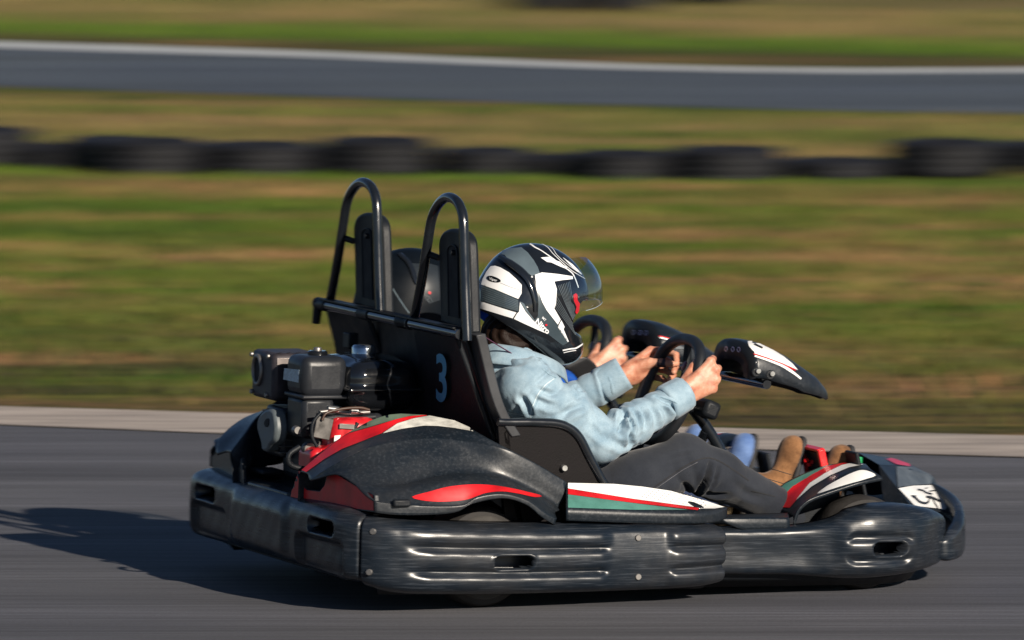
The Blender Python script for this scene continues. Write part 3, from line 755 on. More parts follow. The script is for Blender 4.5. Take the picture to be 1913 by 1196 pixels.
# nose cone: faceted cowl between the pedals and the ring
mx = lambda v: Vector((v[0], -v[1], v[2]))
R0 = K(1602, 845, y=0); R2 = K(1642, 868, y=-.2); T_ = K(1742, 889, y=0); M_ = K(1684, 859.5, y=0); S1 = K(1672, 869, y=-.13); S2 = K(1738, 887, y=-.03)
b1 = K(1675, 911, y=-.27); b3 = K(1743, 906, y=-.06); c1 = K(1706, 950, y=-.37); c2 = K(1765, 958, y=-.25); c3 = K(1774, 940, y=-.16)
b30 = Vector((T_.x + .015, 0, b3.z - .004)); c30 = Vector((T_.x + .02, 0, c3.z - .03)); d0 = Vector((R2.x - .03, -.36, .10)); d1 = Vector((c1.x, -.40, .10))
V = [R0, R2, S1, S2, T_, b1, b3, b30, c1, c2, c3, c30, d0, d1, M_]
F = [(0, 1, 2), (0, 2, 14), (14, 2, 3, 4), (2, 5, 6, 3), (3, 6, 7, 4), (5, 8, 9), (5, 9, 10, 6), (6, 10, 11, 7), (1, 12, 13, 8), (1, 8, 5), (1, 5, 2)]
nV = len(V); V2 = V + [mx(v) for v in V]; F2 = F + [tuple(i + nV for i in f[::-1]) for f in F]
bmn = bmesh.new(); vs = [bmn.verts.new(v) for v in V2]
for f in F2:
    try: bmn.faces.new([vs[i] for i in f])
    except ValueError: pass
bmesh.ops.remove_doubles(bmn, verts=bmn.verts, dist=1e-4); bmesh.ops.recalc_face_normals(bmn, faces=bmn.faces)
bmesh.ops.triangulate(bmn, faces=bmn.faces)
me = bpy.data.meshes.new('nose_cone'); bmn.to_mesh(me); bmn.free()
nose = link('nose_cone', me, FEND, kart, True, 25)
tn = bvh_of([nose])
decal('sticker', [(1641, 851), (1672, 858), (1706, 870), (1730, 880), (1705, 873), (1674, 868)], tn, PINK, nose)
decal('sticker', [(1674, 872), (1705, 873), (1736, 886), (1742, 893), (1738, 905), (1705, 907), (1677, 911)], tn, GREYP, nose)
np_ = decal('number_plate_sticker', [(1678, 913), (1705, 908), (1739, 907), (1752, 912), (1768, 930), (1770, 944), (1764, 954), (1755, 951), (1728, 948), (1709, 946)], tn, WHITE, nose)
tag(np_, 'white sticker with black handwritten strokes')
inkM = plain('black_marker_ink', (0.012, 0.014, 0.018), 0.5)
X = lambda a, b: (1560 + a / 7.358, 820 + b / 7.358)
strokes = [([X(1060, 795), X(1110, 830), X(1160, 875), X(1240, 895), X(1285, 865)], 4.0), ([X(1040, 792), X(1110, 797)], 2.4), ([X(1245, 805), X(1330, 820), X(1400, 850), X(1450, 875)], 4.2),
           ([X(1130, 705), X(1200, 720), X(1250, 750), X(1330, 770)], 3.0), ([X(1290, 730), X(1370, 720)], 2.2), ([X(1230, 690), X(1270, 684)], 1.6), ([X(1330, 825), X(1360, 885), X(1395, 940), X(1410, 970)], 2.4), ([X(1310, 790), X(1290, 840), X(1270, 885)], 2.4)]
decal('handwriting', [ribbon(p, w) for p, w in strokes], tn, inkM, nose, 0.003, 3)

# rear fenders
def fender_rows():
    r0 = [(561, 881, -.28), (600, 846, -.30), (636, 818, -.33), (697, 784, -.36), (749, 773, -.38), (803, 777, -.395), (849, 786, -.45), (903, 814, -.54), (945, 842, -.575), (985, 868, -.58)]
    r1 = [(574, 885, -.33), (639, 839, -.39), (712, 811, -.43), (791, 796, -.45), (849, 801, -.50), (903, 815, -.565), (945, 839, -.595), (985, 862, -.60), (1020, 880, -.60)]
    r2 = [(578, 895, -.37), (612, 873, -.43), (660, 847, -.465), (712, 828, -.485), (803, 816, -.505), (864, 821, -.545), (934, 834, -.60), (985, 857, -.612), (1030, 883, -.612), (1057, 900, -.612)]
    r2b = [(584, 897, -.39), (616, 877, -.445), (662, 853, -.48), (712, 835, -.497), (803, 823, -.516), (864, 828, -.552), (934, 842, -.605), (985, 865, -.616), (1030, 890, -.616), (1057, 906, -.616)]
    r3 = [(626, 884, -.49), (660, 878, -.515), (705, 868, -.53), (760, 855, -.54), (820, 848, -.55), (880, 853, -.575), (945, 868, -.612), (1010, 896, -.620), (1058, 925, -.622)]
    r4a = [(662, 903, -.565), (705, 903, -.578), (758, 899, -.583), (818, 885, -.587), (879, 882, -.600), (940, 890, -.616), (1000, 917, -.622), (1045, 946, -.624)]
    r4 = [(668, 908, -.585), (705, 910, -.602), (758, 906, -.608), (818, 892, -.614), (879, 889, -.628), (940, 897, -.640), (1000, 923, -.644), (1045, 953, -.645)]
    r4b = [(682, 923, -.625), (720, 922, -.638), (770, 916, -.650), (820, 906, -.658), (879, 902, -.662), (940, 908, -.662), (990, 925, -.662), (1037, 957, -.662)]
    r5 = [(700, 936, -.66), (740, 941, -.675), (800, 943, -.687), (864, 941, -.69), (894, 926, -.69), (940, 921, -.69), (985, 933, -.69), (1020, 957, -.69), (1040, 968, -.685)]
    r5b = [(700, 939, -.664), (740, 945, -.679), (800, 947, -.692), (862, 945, -.696), (892, 930, -.696), (940, 924, -.696), (985, 936, -.696), (1018, 960, -.696), (1039, 971, -.69)]
    r6 = [(700, 958, -.665), (740, 962, -.68), (800, 962, -.692), (852, 957, -.695), (884, 941, -.696), (940, 931, -.696), (983, 943, -.696), (1012, 966, -.696), (1036, 981, -.69)]
    return [r0, r1, r2, r2b, r3, r4a, r4, r4b, r5, r5b, r6]
fd = cover('rear_fender', fender_rows(), 70, FEND, kart, sub=4)
fixn(fd)
# turned-down inner wall of the fender
Q = cr([tuple(K(p[0], p[1], y=p[2])) for p in fender_rows()[0]], 70)
inner = grid('rear_fender', [[q, q + np.array([0, .012, -.02]), (q[0], q[1] + .02, max(.12, q[2] - .16))] for q in Q], FEND, kart)
fixn(inner)
# rear face with its notch
def rf(px, py, t):   # t: 0 inner .. 1 outer edge
    return KP(px, py, (-.985, -.2, .3), (.455, .07, 0))
face = [rf(556, 884, 0), rf(562, 903, .06), rf(574, 914, .12), rf(597, 917, .3), rf(606, 906, .4), rf(612, 877, .48), rf(622, 881, .52), rf(663, 905, .78), rf(700, 925, 1), rf(702, 958, 1), rf(620, 948, .5), rf(541, 930, 0)]
rface = plate('fender_rear_panel', face, (-1, 0, 0), 0.012, FEND, kart, 0.002)
notch = plate('rear_fender', [rf(562, 886, 0) + Vector((.035, 0, 0)), rf(572, 916, .1) + Vector((.035, 0, 0)), rf(606, 920, .4) + Vector((.035, 0, 0)), rf(614, 880, .48) + Vector((.035, 0, 0))], (-1, 0, 0), 0.006, MATTE, kart, 0.001)
solid(fd, 0.005)
bvf = bvh_of([fd])
C7 = lambda a, b: (500 + a / 3.298, 760 + b / 3.298)
decal('red_sticker', [C7(210, 392), C7(330, 290), C7(450, 195), C7(505, 165), C7(600, 138), C7(690, 112), C7(790, 80), C7(870, 62), C7(940, 54), C7(995, 55), C7(900, 72), C7(800, 103), C7(702, 166), C7(580, 215), C7(460, 262), C7(350, 325), C7(240, 404)], bvf, RED, fd)
decal('white_sticker', [C7(710, 166), C7(800, 105), C7(900, 74), C7(998, 57), C7(1150, 87), C7(1250, 132), C7(1325, 176), C7(1250, 150), C7(1150, 133), C7(1050, 121), C7(960, 119), C7(830, 138)], bvf, DIRTYW, fd)
decal('green_sticker', [C7(505, 160), C7(570, 112), C7(650, 82), C7(740, 52), C7(820, 45), C7(985, 54), C7(870, 60), C7(780, 82), C7(690, 108), C7(600, 134)], bvf, DGREEN, fd)
decal('red_sticker', smooth_poly([C7(890, 556), C7(1000, 523), C7(1120, 493), C7(1250, 481), C7(1370, 484), C7(1480, 500), C7(1590, 524), C7(1690, 551), C7(1640, 558), C7(1540, 536), C7(1440, 524), C7(1340, 534), C7(1270, 560), C7(1200, 578), C7(1090, 586), C7(1000, 584), C7(930, 574)], 80), bvf, RED, fd)
decal('red_sticker', [(548, 900), (556, 889), (562, 904), (574, 916), (598, 919), (607, 908), (614, 884), (622, 882), (663, 907), (697, 925), (699, 954), (620, 945), (544, 928)], bvh_of([rface]), RED, rface)
for px, py in ((750, 936),):
    box('latch_block', K(px, py + 4, y=-.686), (.05, .02, .02), MATTE, fd, bevel=.005)
inner.parent = fd; notch.parent = fd; rface.parent = fd
inner.name = 'fender_inner_wall'; notch.name = 'fender_notch'
for s in [x for x in COL.objects if x.parent == rface]: s.parent = fd
lf = mirror(fd)
for ch in (inner, rface, notch): mirror(ch, lf)

# side pods
pod_rows = [[(1058, 915, -.595), (1147, 917, -.595), (1253, 928, -.60), (1320, 943, -.605), (1352, 950, -.61)],
            [(1058, 902, -.607), (1147, 904, -.607), (1253, 917, -.61), (1320, 936, -.612), (1357, 948, -.615)],
            [(1058, 925, -.645), (1147, 930, -.65), (1245, 940, -.65), (1315, 947, -.645), (1358, 949, -.62)],
            [(1058, 951, -.69), (1182, 955, -.695), (1250, 957, -.695), (1307, 957, -.69), (1342, 954, -.66), (1359, 950, -.625)],
            [(1058, 973, -.69), (1182, 977, -.697), (1250, 978, -.697), (1307, 978, -.692), (1342, 975, -.66), (1358, 967, -.625)]]
pod = cover('side_pod', pod_rows, 60, FEND, kart, sub=5); fixn(pod); bvp = bvh_of([pod]); solid(pod, .004)
decal('white_sticker', [(1061, 903), (1147, 905), (1200, 910), (1253, 918), (1320, 937), (1353, 948), (1335, 951), (1310, 951), (1304, 949), (1182, 932.5), (1061, 913)], bvp, WHITE, pod)
decal('red_sticker', [(1061, 913.5), (1182, 933), (1307, 950), (1303, 954), (1182, 940), (1061, 924)], bvp, RED, pod)
decal('green_sticker', [(1061, 924.6), (1182, 940.6), (1285, 953.5), (1182, 953), (1061, 949)], bvp, GREEN, pod)
dots = []
for i in range(17):
    for j in range(5):
        x = 1192 + i * 7.6 + (j % 2) * 3.8; y = 911 + (x - 1192) * .17 + j * 4.2
        if x + j * 5 > 1215: dots.append([(x - 1.2, y - .8), (x + 1.2, y - .4), (x + 1.2, y + .8), (x - 1.2, y + .4)])
decal('dot_print', dots, bvp, plain('grey_print', (.30, .30, .29), .5), pod, .0025, 6)
lp = plate('pod_latch', [K(1285, 935, y=-.645), K(1297, 937, y=-.645), K(1312, 944, y=-.65), K(1318, 950, y=-.665), K(1310, 953, y=-.67), K(1300, 947, y=-.665)], (0, -.8, .6), .012, SATIN, pod, .004)
mirror_tree(pod)
# floor step in front of the pod
stp = [[(1346, 962, -.52), (1400, 960, -.52), (1472, 958, -.52)], [(1346, 967, -.615), (1400, 966, -.62), (1474, 966, -.615)], [(1350, 974, -.63), (1400, 974, -.635), (1475, 973, -.63)], [(1378, 988, -.63), (1400, 989, -.635), (1476, 987, -.63)]]
st = cover('floor_step', stp, 20, FEND, kart, sub=4); fixn(st); solid(st, .004); mirror(st)

# front fenders
ffr = [[(1440, 945, -.33), (1452, 928, -.335), (1480, 905, -.34), (1520, 885, -.35), (1560, 874, -.36), (1600, 872, -.38)],
       [(1436, 937, -.36), (1444, 923, -.37), (1466, 902, -.38), (1498, 886, -.39), (1533, 872, -.40), (1568, 865, -.41), (1595, 863, -.42), (1614, 867, -.44)],
       [(1453, 950, -.43), (1478, 922, -.44), (1514, 895, -.45), (1556, 874, -.46), (1592, 867, -.47), (1618, 868, -.48)],
       [(1470, 957, -.49), (1487, 936, -.495), (1516, 911, -.50), (1551, 890, -.51), (1586, 874, -.51), (1621, 871, -.52)],
       [(1480, 962, -.55), (1507, 933, -.56), (1533, 914, -.56), (1568, 893, -.56), (1603, 878, -.56), (1627, 877, -.56)],
       [(1482, 971, -.60), (1490, 952, -.605), (1509, 934, -.61), (1540, 921, -.61), (1575, 909, -.61), (1610, 898, -.61), (1647, 891, -.60)],
       [(1484, 985, -.602), (1495, 956, -.607), (1516, 938, -.612), (1545, 927, -.612), (1580, 915, -.612), (1615, 905, -.612), (1649, 898, -.60)]]
ff = cover('front_fender', ffr, 60, FEND, kart, sub=4); fixn(ff); bvq = bvh_of([ff]); solid(ff, .005)
decal('green_sticker', [(1446, 925), (1466, 905), (1498, 889), (1533, 874), (1556, 868), (1535, 878), (1516, 889), (1480, 911), (1461, 931), (1453, 938)], bvq, GREEN, ff)
decal('red_sticker', [(1461, 930), (1480, 910), (1516, 888), (1545, 872), (1573, 866), (1588, 865), (1573, 869), (1542, 884), (1512, 903), (1487, 936), (1476, 949), (1457, 948)], bvq, RED, ff)
decal('white_sticker', [(1487.5, 935), (1512.5, 903.5), (1542, 884.5), (1573, 869.5), (1595, 865), (1613, 868.5), (1586, 874), (1551, 889), (1516, 910)], bvq, WHITE, ff)
decal('white_sticker', smooth_poly([(1527, 923), (1545, 909), (1568, 896), (1590, 885), (1609, 879), (1625, 882), (1636, 889), (1620, 895), (1603, 900), (1575, 908), (1550, 916)], 50), bvq, WHITE, ff)
mirror_tree(ff)
for s in (-1, 1): plate('wheel_liner', [(.37, s * .435, .12), (.56, s * .435, .12), (.575, s * .435, .30), (.53, s * .435, .335), (.45, s * .435, .31), (.38, s * .435, .24)], (0, s, 0), .006, MATTE, kart, .001)

# wheels
DUSTY = plain('dusty_sidewall', (.05, .047, .044), .7, var=.3, spec=.2)
def wheel(cx, cy, r, w, rim_r, out):
    s = out; zc = gz(cx, cy) + r
    prof = [(rim_r, -w / 2 + .01), (r * .78, -w / 2), (r * .93, -w / 2 + .008), (r, -w / 2 + .03), (r * 1.0, w / 2 - .03), (r * .93, w / 2 - .008), (r * .78, w / 2), (rim_r, w / 2 - .01)]
    wobj = lathe('wheel', [(.018, w / 2 - .02), (.03, w / 2 - .02), (.032, w / 2 - .045), (rim_r * .8, w / 2 - .05), (rim_r * .93, w / 2 - .02), (rim_r, w / 2 - .006), (rim_r * 1.03, w / 2 - .004), (rim_r * .98, -w / 2 + .01)], (cx, cy, zc), (0, s, 0), TAN, kart, 40)
    lathe('tyre', prof, (cx, cy, zc), (0, s, 0), TYREM, wobj, 56)
    lathe('sidewall_band', [(r * .68, w / 2 - .001), (r * .70, w / 2 + .0015), (r * .80, w / 2 + .0015), (r * .83, w / 2 - .003)], (cx, cy, zc), (0, s, 0), DUSTY, wobj, 48)
    disc('hub_cap', (cx, cy + s * (w / 2 - .02), zc), (0, s, 0), .022, .018, DSTEEL, wobj, 20)
    for k in range(3):
        a = k * 2.094 + .4
        disc('wheel_nut', (cx + .035 * math.cos(a), cy + s * (w / 2 - .045), zc + .035 * math.sin(a)), (0, s, 0), .008, .012, STEEL, wobj, 8)
for s in (-1, 1):
    wheel(-.562, s * .51, .14, .17, .072, s)
    wheel(.600, s * .512, .132, .115, .072, s)

# chassis, floor, rear deck
fl = [plate('floor_tray', [(-.93, -.5, .095), (-.93, .5, .095), (.5, .6, .095), (.85, .42, .095), (.95, 0, .095), (.85, -.42, .095), (.5, -.6, .095)], (0, 0, 1), .02, MATTE, kart, .003)]
def add_shade_skirt(path, depth, z1, inn):  # added sloping panel that hides the wheel bottoms and keeps them in shade
    Q = cr(np.array(path, float), 60); T = np.gradient(Q[:, :2], axis=0); T /= np.linalg.norm(T, axis=1)[:, None]; N = np.stack([T[:, 1], -T[:, 0]], 1)
    rows = []
    for q, n in zip(Q, N):
        a = q[:2] - n * q[4] * .75; b = q[:2] - n * (q[4] + inn)
        rows.append([(a[0], a[1], q[3] + .012), (b[0], b[1], z1), (b[0] - n[0] * .01, b[1] - n[1] * .01, .09)])
    o = fixn(grid('shade_skirt', rows, MATTE, kart)); solid(o, .004); mirror(o)
add_shade_skirt(SIDE[1:], 0, .045, .03); add_shade_skirt(HALF, 0, .045, .02)
for y in (-.60, .60): tube('chassis_rail', [(-.9, y * .9, .12), (-.4, y, .12), (.4, y * .95, .12), (.78, y * .6, .12)], .016, SATIN, kart, 10, 30)
deck = cover('rear_deck', [[(430, 893, .24), (480, 908, .05), (545, 928, -.2)], [(445, 872, .22), (500, 880, .03), (565, 890, -.18)], [(520, 850, .1), (560, 858, 0), (610, 866, -.14)]], 12, MATTE, kart, 4) if False else \
    plate('rear_deck', [(-.985, .16, .285), (-.985, -.16, .285), (-.90, -.27, .29), (-.70, -.30, .31), (-.70, .30, .31), (-.90, .27, .29)], (0, 0, 1), .02, FEND, kart, .004)
box('deck_pad', K(500, 880, z=.31), (.07, .11, .012), MATTE, deck, bevel=.004)
disc('bolt', K(548, 887, z=.30), (0, 0, 1), .012, .01, MATTE, deck, 12)
tube('axle', [(-.55, -.46, .14), (-.55, .46, .14)], .02, DSTEEL, kart, 14)
for y in (-.53, .53): box('side_tank', (-.1, y * 1.06, .16), (.5, .10, .12), MATTE, kart, bevel=.02)

# seats
SW = .25
SIDEPTS = [(lambda p: (p.x, p.z))(K(a, b, y=-.34 - SW)) for a, b in ((930, 788), (949, 789), (985, 789), (1010, 789.5), (1037, 791), (1056, 796), (1072, 806), (1085, 822), (1099, 850), (1114, 878), (1129, 904), (1150, 925), (1185, 938))]
def seat(yc):
    objs = []
    rim = cr(SIDEPTS, 60)
    for s in (-1, 1):
        y = yc + s * SW
        poly = [(x, y, z) for x, z in rim] + [(0, y, .10), (-.46, y, .10), (-.505, y, .25)]
        objs.append(plate('seat', poly, (0, s, 0), .016, SEATM, kart, .002))
    prof = [(-.50, .50), (-.485, .40), (-.46, .28), (-.43, .19), (-.36, .14), (-.25, .125), (-.12, .13), (.0, .17)]
    pr = cr(prof, 30)
    objs.append(fixn(grid('seat', [[(x, yc - SW, z), (x, yc, z - .01), (x, yc + SW, z), (x - .012, yc + SW, z - .014), (x - .012, yc - SW, z - .014)] for x, z in pr], SEATM, kart, cv=True, caps=True)))
    o = join(objs, 'seat')
    for s in (-1, 1):
        e = tube('seat_rim', [(x, yc + s * SW, z) for x, z in SIDEPTS], [.012, .013, .013, .012], SATIN, o, 14, 70)
    for s in (-1,):
        p = K(1052, 874, y=-.34 - SW - .003) + Vector((0, yc + .34, 0))
        disc('bolt', p, (0, -1, 0), .009, .014, STEEL, o, 16)
        box('bracket', p + Vector((-.03, .012, -.03)), (.10, .012, .05), MATTE, o, rot_y(R(30)), .004)
    return o
seat(-.34); seat(.34)
def seat_back(yc):
    pts = [K(a, b, y=-.34 - .256) for a, b in ((892, 626), (897, 645), (908, 692), (923, 748), (940, 787), (959, 817))]
    c = cr([(p.x, p.z) for p in pts], 24)
    V = []
    rows = []
    for x, z in c:
        rows.append([(x - .004, yc - .256, z), (x + .024, yc - .256, z + .004), (x + .026, yc + .256, z + .004), (x - .004, yc + .256, z)])
    o = fixn(grid('seat_back', rows, plain('worn_seat_back_plastic', (.030, .032, .036), .5, var=.3, spec=.35), kart, cv=True, caps=True, angle=30)); bev(o, .003)
    tl, tr_, br, bl = (-.622, yc + .185, .752), (-.622, yc - .2, .756), (-.505, yc - .19, .455), (-.54, yc + .185, .40)
    pan = plate('back_panel', [tl, tr_, br, bl], (-1, 0, -.35), .010, MATTE, o, .003)
    tube('panel_rib', [(-.632, yc - .19, .74), (-.515, yc - .182, .46)], .008, MATTE, o, 8)
    return o, pan
sbn, pann = seat_back(-.34); sbf, panf = seat_back(.34)
num = lettering('numeral', '3', (813.5, 745), (50, 11), (0, -122), bvh_of([pann]), BLUEN, sbn, .002, .02)
box('clip_box', K(655, 636, x=-.64), (.03, .05, .045), MATTE, sbf, bevel=.004)
plate('back_panel', [(-.618, .16, .752), (-.618, -.16, .752), (-.54, -.16, .40), (-.54, .16, .40)], (-1, 0, -.3), .008, MATTE, sbf, .002)

# hoops, crossbar, headrests
HPX = [(773, 600), (787, 528), (798, 460), (807, 408), (820, 381), (836, 369), (852, 375), (862, 393), (866, 420), (868, 495), (870, 560), (873, 637)]
hp = [K(x, y, x=-.628) for x, y in HPX]
for dy in (0, .665):
    h = tube('roll_hoop', [p + Vector((0, dy, 0)) for p in hp], .0137, SATIN, kart, 16, 110)
    b0 = K(797, 474, x=-.625) + Vector((0, dy, 0)); b1_ = K(820, 482, x=-.60) + Vector((0, dy, 0))
    tube('hoop_bracket', [b0, b1_], .009, MATTE, h, 8)
    disc('bolt', K(849, 472, x=-.605) + Vector((0, dy, 0)), (-1, 0, 0), .008, .012, MATTE, h, 10)
    PAD = [(822, 604), (821, 560), (819.5, 500), (818, 458), (821, 442), (828, 432), (838, 427.5), (850, 428), (861, 433), (869, 443), (873, 457), (875, 500), (877, 560), (879, 625)]
    poly = [K(x, y, x=-.604) + Vector((0, dy, 0)) for x, y in PAD]
    poly = [Vector(tuple(p)) for p in cr([tuple(p) for p in poly], 50)]
    pd = plate('headrest', poly, (-1, 0, 0), .034, MATTE, kart, .009)
    SL = [(838, 590), (837, 520), (836, 470), (840, 460), (846, 458), (852, 462), (854, 472), (855, 520), (857, 595)]
    groove = plate('headrest_slot', [K(x, y, x=-.6055) + Vector((0, dy, 0)) for x, y in SL], (-1, 0, 0), .002, VOID, pd, 0)  # flat black plate on the pad, painted shade of the slot recess
    tube('headrest_seam', [K(x, y, x=-.606) + Vector((0, dy, 0)) for x, y in SL], .0028, MATTE, pd, 8, 40)
cb = tube('crossbar', [(-.642, .535, .757), (-.642, 0, .757), (-.642, -.575, .757)], .0145, SATIN, kart, 16, 8)
for y in (.50, .15, -.15, -.16): tube('clamp_sleeve', [(-.642, y + .04, .757), (-.642, y - .04, .757)], .018, MATTE, cb, 14)
tube('crossbar_end', [(-.645, .525, .768), (-.648, .535, .70)], [.016, .012], MATTE, cb, 12, 6)
plate('crossbar_flange', [(-.655, .5, .7745), (-.655, -.55, .7745), (-.62, -.55, .7745), (-.62, .5, .7745)], (0, 0, 1), .004, MATTE, cb, 0)

# engine
eng = box('engine', (-.78, .02, .40), (.22, .26, .20), ENGB, kart, bevel=.02)
ab = bev(box('air_box', (-.855, -.03, .6), (.135, .145, .115), ENGB, eng, bevel=0), .026, 4)
box('air_box_base', (-.853, -.03, .553), (.145, .155, .03), ENGB, ab, bevel=.006) if False else None
box('air_box_lip', (-.853, -.031, .545), (.143, .152, .012), ENGB, eng, bevel=.005)
box('air_duct', (-.872, -.03, .485), (.095, .135, .115), ENGB, eng, bevel=.014)
bvx = None
lab = plate('label_sticker', [K(531, 688, x=-.9235), K(559, 691, x=-.9235), K(557, 715, x=-.9235), K(529, 709, x=-.9235)], (-1, 0, 0), .0012, plain('pale_label', (.36, .46, .52), .4, var=.3, vscale=120), eng, 0)
disc('wing_nut', (-.85, -.02, .657), (0, 0, 1), .028, .012, GLOSS, eng, 18); disc('wing_nut', (-.85, -.02, .668), (0, 0, 1), .012, .010, DSTEEL, eng, 10)
mu = box('muffler', (-.86, .195, .583), (.15, .18, .135), plain('heat_stained_muffler', (.035, .03, .035), .55, .3, var=.5, vscale=25), eng, bevel=.014)
mc = (-.936, .225, .595)
tube('muffler_outlet', [(-.938, mc[1] + .033 * math.cos(a), mc[2] + .04 * math.sin(a)) for a in np.linspace(0, 2 * math.pi, 20, endpoint=False)], .006, DSTEEL, eng, 8, 30, closed=True)
disc('outlet_bore', (-.9345, mc[1], mc[2]), (-1, 0, 0), .030, .002, VOID, eng, 20)  # black disc on the closed face, shade of the bore painted in
for k in range(9): disc('vent_hole', (-.915 + k * .014, .118 + (.02 if k % 2 else 0), .6505), (0, 0, 1), .004, .001, VOID, eng, 6)
for yy, zz in ((.15, .53), (.27, .53), (.14, .64), (.275, .635)): disc('bolt', (-.936, yy, zz), (-1, 0, 0), .007, .006, DSTEEL, eng, 8)
box('muffler_band', (-.86, .104, .628), (.13, .004, .02), plain('bare_band', (.25, .22, .21), .4, .6), eng, bevel=.001)
f = Field((-.86, -.24, .45), (-.50, .28, .70), .006)
f.box((-.69, .02, .575), (.105, .165, .070), .045, k=0); f.box((-.69, .02, .567), (.113, .173, .006), .005, k=.006); f.ell((-.69, .02, .63), (.09, .13, .03), k=.02)
f.mesh('fuel_tank', GLOSS, eng, 2)
cap = lathe('fuel_cap', [(.0001, .034), (.026, .034), (.031, .031), (.034, .024), (.035, .002), (.030, 0)], (-.70, .01, .648), (0, 0, 1), CAPM, eng, 12)
f = Field((-.95, -.30, .30), (-.62, -.02, .55), .005)
f.box((-.80, -.15, .42), (.07, .055, .075), .03, k=0); f.box((-.875, -.13, .36), (.05, .06, .05), .02, k=.02)
f.mesh('blower_housing', plain('red_engine_paint', (.48, .010, .016), .35, coat=.2, var=.5, vscale=22), eng, 1)
box('rating_plate', K(648, 797, y=-.2085), (.045, .003, .014), DSTEEL, eng, rot_y(R(4)), .001)
plate('label_sticker', [K(625, 814, y=-.208), K(637, 813, y=-.208), K(634, 821, y=-.208), K(624, 825, y=-.208)], (0, -1, 0), .001, WHITE, eng, 0)
for pts, r, mm in (([(596, 770), (620, 768), (650, 772), (690, 770)], .006, DSTEEL), ([(600, 785), (630, 780), (660, 783), (700, 779)], .010, MATTE), ([(590, 800), (600, 792), (612, 796)], .008, ENGG), ([(612, 763), (632, 766)], .009, STEEL), ([(655, 768), (668, 769)], .009, STEEL)):
    tube('engine_cable', [K(a, b, y=-.16) for a, b in pts], r, mm, eng, 8, 20)
for px, py, r in ((552, 803, .012), (590, 811, .012), (575, 838, .02), (595, 832, .014), (612, 808, .012), (592, 842, .01)):
    disc('bolt', K(px, py, y=-.11), (0, -1, 0), r, .02, ENGG if r > .013 else DSTEEL, eng, 12)
box('carburettor', (-.80, -.10, .455), (.10, .05, .09), ENGG, eng, bevel=.01)
box('finned_head', (-.86, .13, .43), (.12, .14, .14), ENGB, eng, bevel=.01)
for k in range(7): box('cooling_fin', (-.86, .13, .375 + k * .018), (.135, .155, .004), ENGG, eng, bevel=.001)
for pts, r, mm in (([(668, 790), (655, 812), (640, 830), (615, 850), (590, 870)], .006, MATTE), ([(600, 770), (585, 790), (583, 815), (592, 835)], .005, MATTE), ([(560, 835), (540, 850), (545, 870), (590, 880)], .008, MATTE),
                   ([(690, 766), (672, 762), (640, 764), (610, 772), (602, 785)], .004, plain('brown_cable', (.05, .025, .015), .5)), ([(628, 855), (612, 846), (600, 858)], .010, DSTEEL)):
    tube('engine_hose', [K(a, b, y=-.20) for a, b in pts], r, mm, eng, 8, 24)
box('governor_plate', K(604, 800, y=-.19), (.05, .004, .06), ENGG, eng, rot_y(R(12)), .002)
od = smooth_poly([(500, 764), (510, 770), (514, 800), (511, 822), (503, 832), (497, 843), (489, 842), (486, 826), (479, 800), (481, 783), (489, 770)], 40)
dc = plate('drive_cover', [K(a, b, x=-.955) for a, b in od], (-1, 0, 0), .04, plain('grey_cover_plastic', (.10, .12, .13), .5, var=.3), eng, .008)
plate('cover_opening', [K(a, b, x=-.957) for a, b in smooth_poly([(498, 782), (502, 784), (501, 795), (496, 798), (493, 790)], 16)], (-1, 0, 0), .002, VOID, eng, 0)

# steering
SC = Vector((.081, 0, .578)); SU = Vector((.384, 0, .923)).normalized(); SNRM = Vector((-SU.z, 0, SU.x))
def rimpt(yc, a, r=.155, e=2.5):
    c, s = math.cos(a), math.sin(a)
    k = 1 / (abs(c)**e + abs(s)**e)**(1 / e)
    return Vector((0, yc, 0)) + SC + SU * (s * k * r * .97) + Vector((0, -1, 0)) * (c * k * r * 1.03)
def steering(yc):
    w = tube('steering_wheel', [rimpt(yc, a) for a in np.linspace(0, 2 * math.pi, 40, endpoint=False)], .0165, RUB, kart, 16, 90, closed=True)
    hub = Vector((0, yc, 0)) + SC - SNRM * .045
    for a in (R(-15), R(195), R(270), R(90)):
        p = rimpt(yc, a); mid = (p * .45 + hub * .55) - SNRM * .006
        tube('spoke', [p, mid, hub], [.011, .014, .018], MATTE, w, 10, 16, flat=.55)
    rm = Matrix((SU, Vector((0, 1, 0)), SNRM)).transposed()
    box('hub_pad', hub + SNRM * .008, (.10, .09, .022), MATTE, w, rm, .01)
    tube('steering_column', [hub, hub + Vector((.10, 0, -.12)), hub + Vector((.22, 0, -.33))], .016, SATIN, w, 12, 12)
    box('control_box', hub + Vector((.06, -.04, -.035)), (.05, .09, .05), MATTE, w, rm, .012)
    for a, q in ((R(60), .9), (R(-35), .85), (R(215), .85)):
        p = rimpt(yc, a); disc('badge', p * .55 + hub * .45 + SNRM * .02, tuple(SNRM), .014, .004, plain('dull_red_badge', (.12, .02, .03), .4), w, 14)
    return w
steering(-.34); steering(.34)
tube('steering_frame', [(.17, -.02, .10), (.2, -.34, .46)], .014, SATIN, kart, 10)
tube('steering_frame', [(.17, .02, .10), (.2, .34, .46)], .014, SATIN, kart, 10)
lv = tube('lever', [K(1164, 790, y=-.02), K(1165, 768, y=-.02)], .006, SATIN, kart, 8)
lathe('lever_knob', [(.0001, .016), (.012, .013), (.017, .003), (.014, -.008), (.006, -.016)], tuple(K(1165, 764, y=-.02)), (0, 0, 1), RUB, lv, 14)

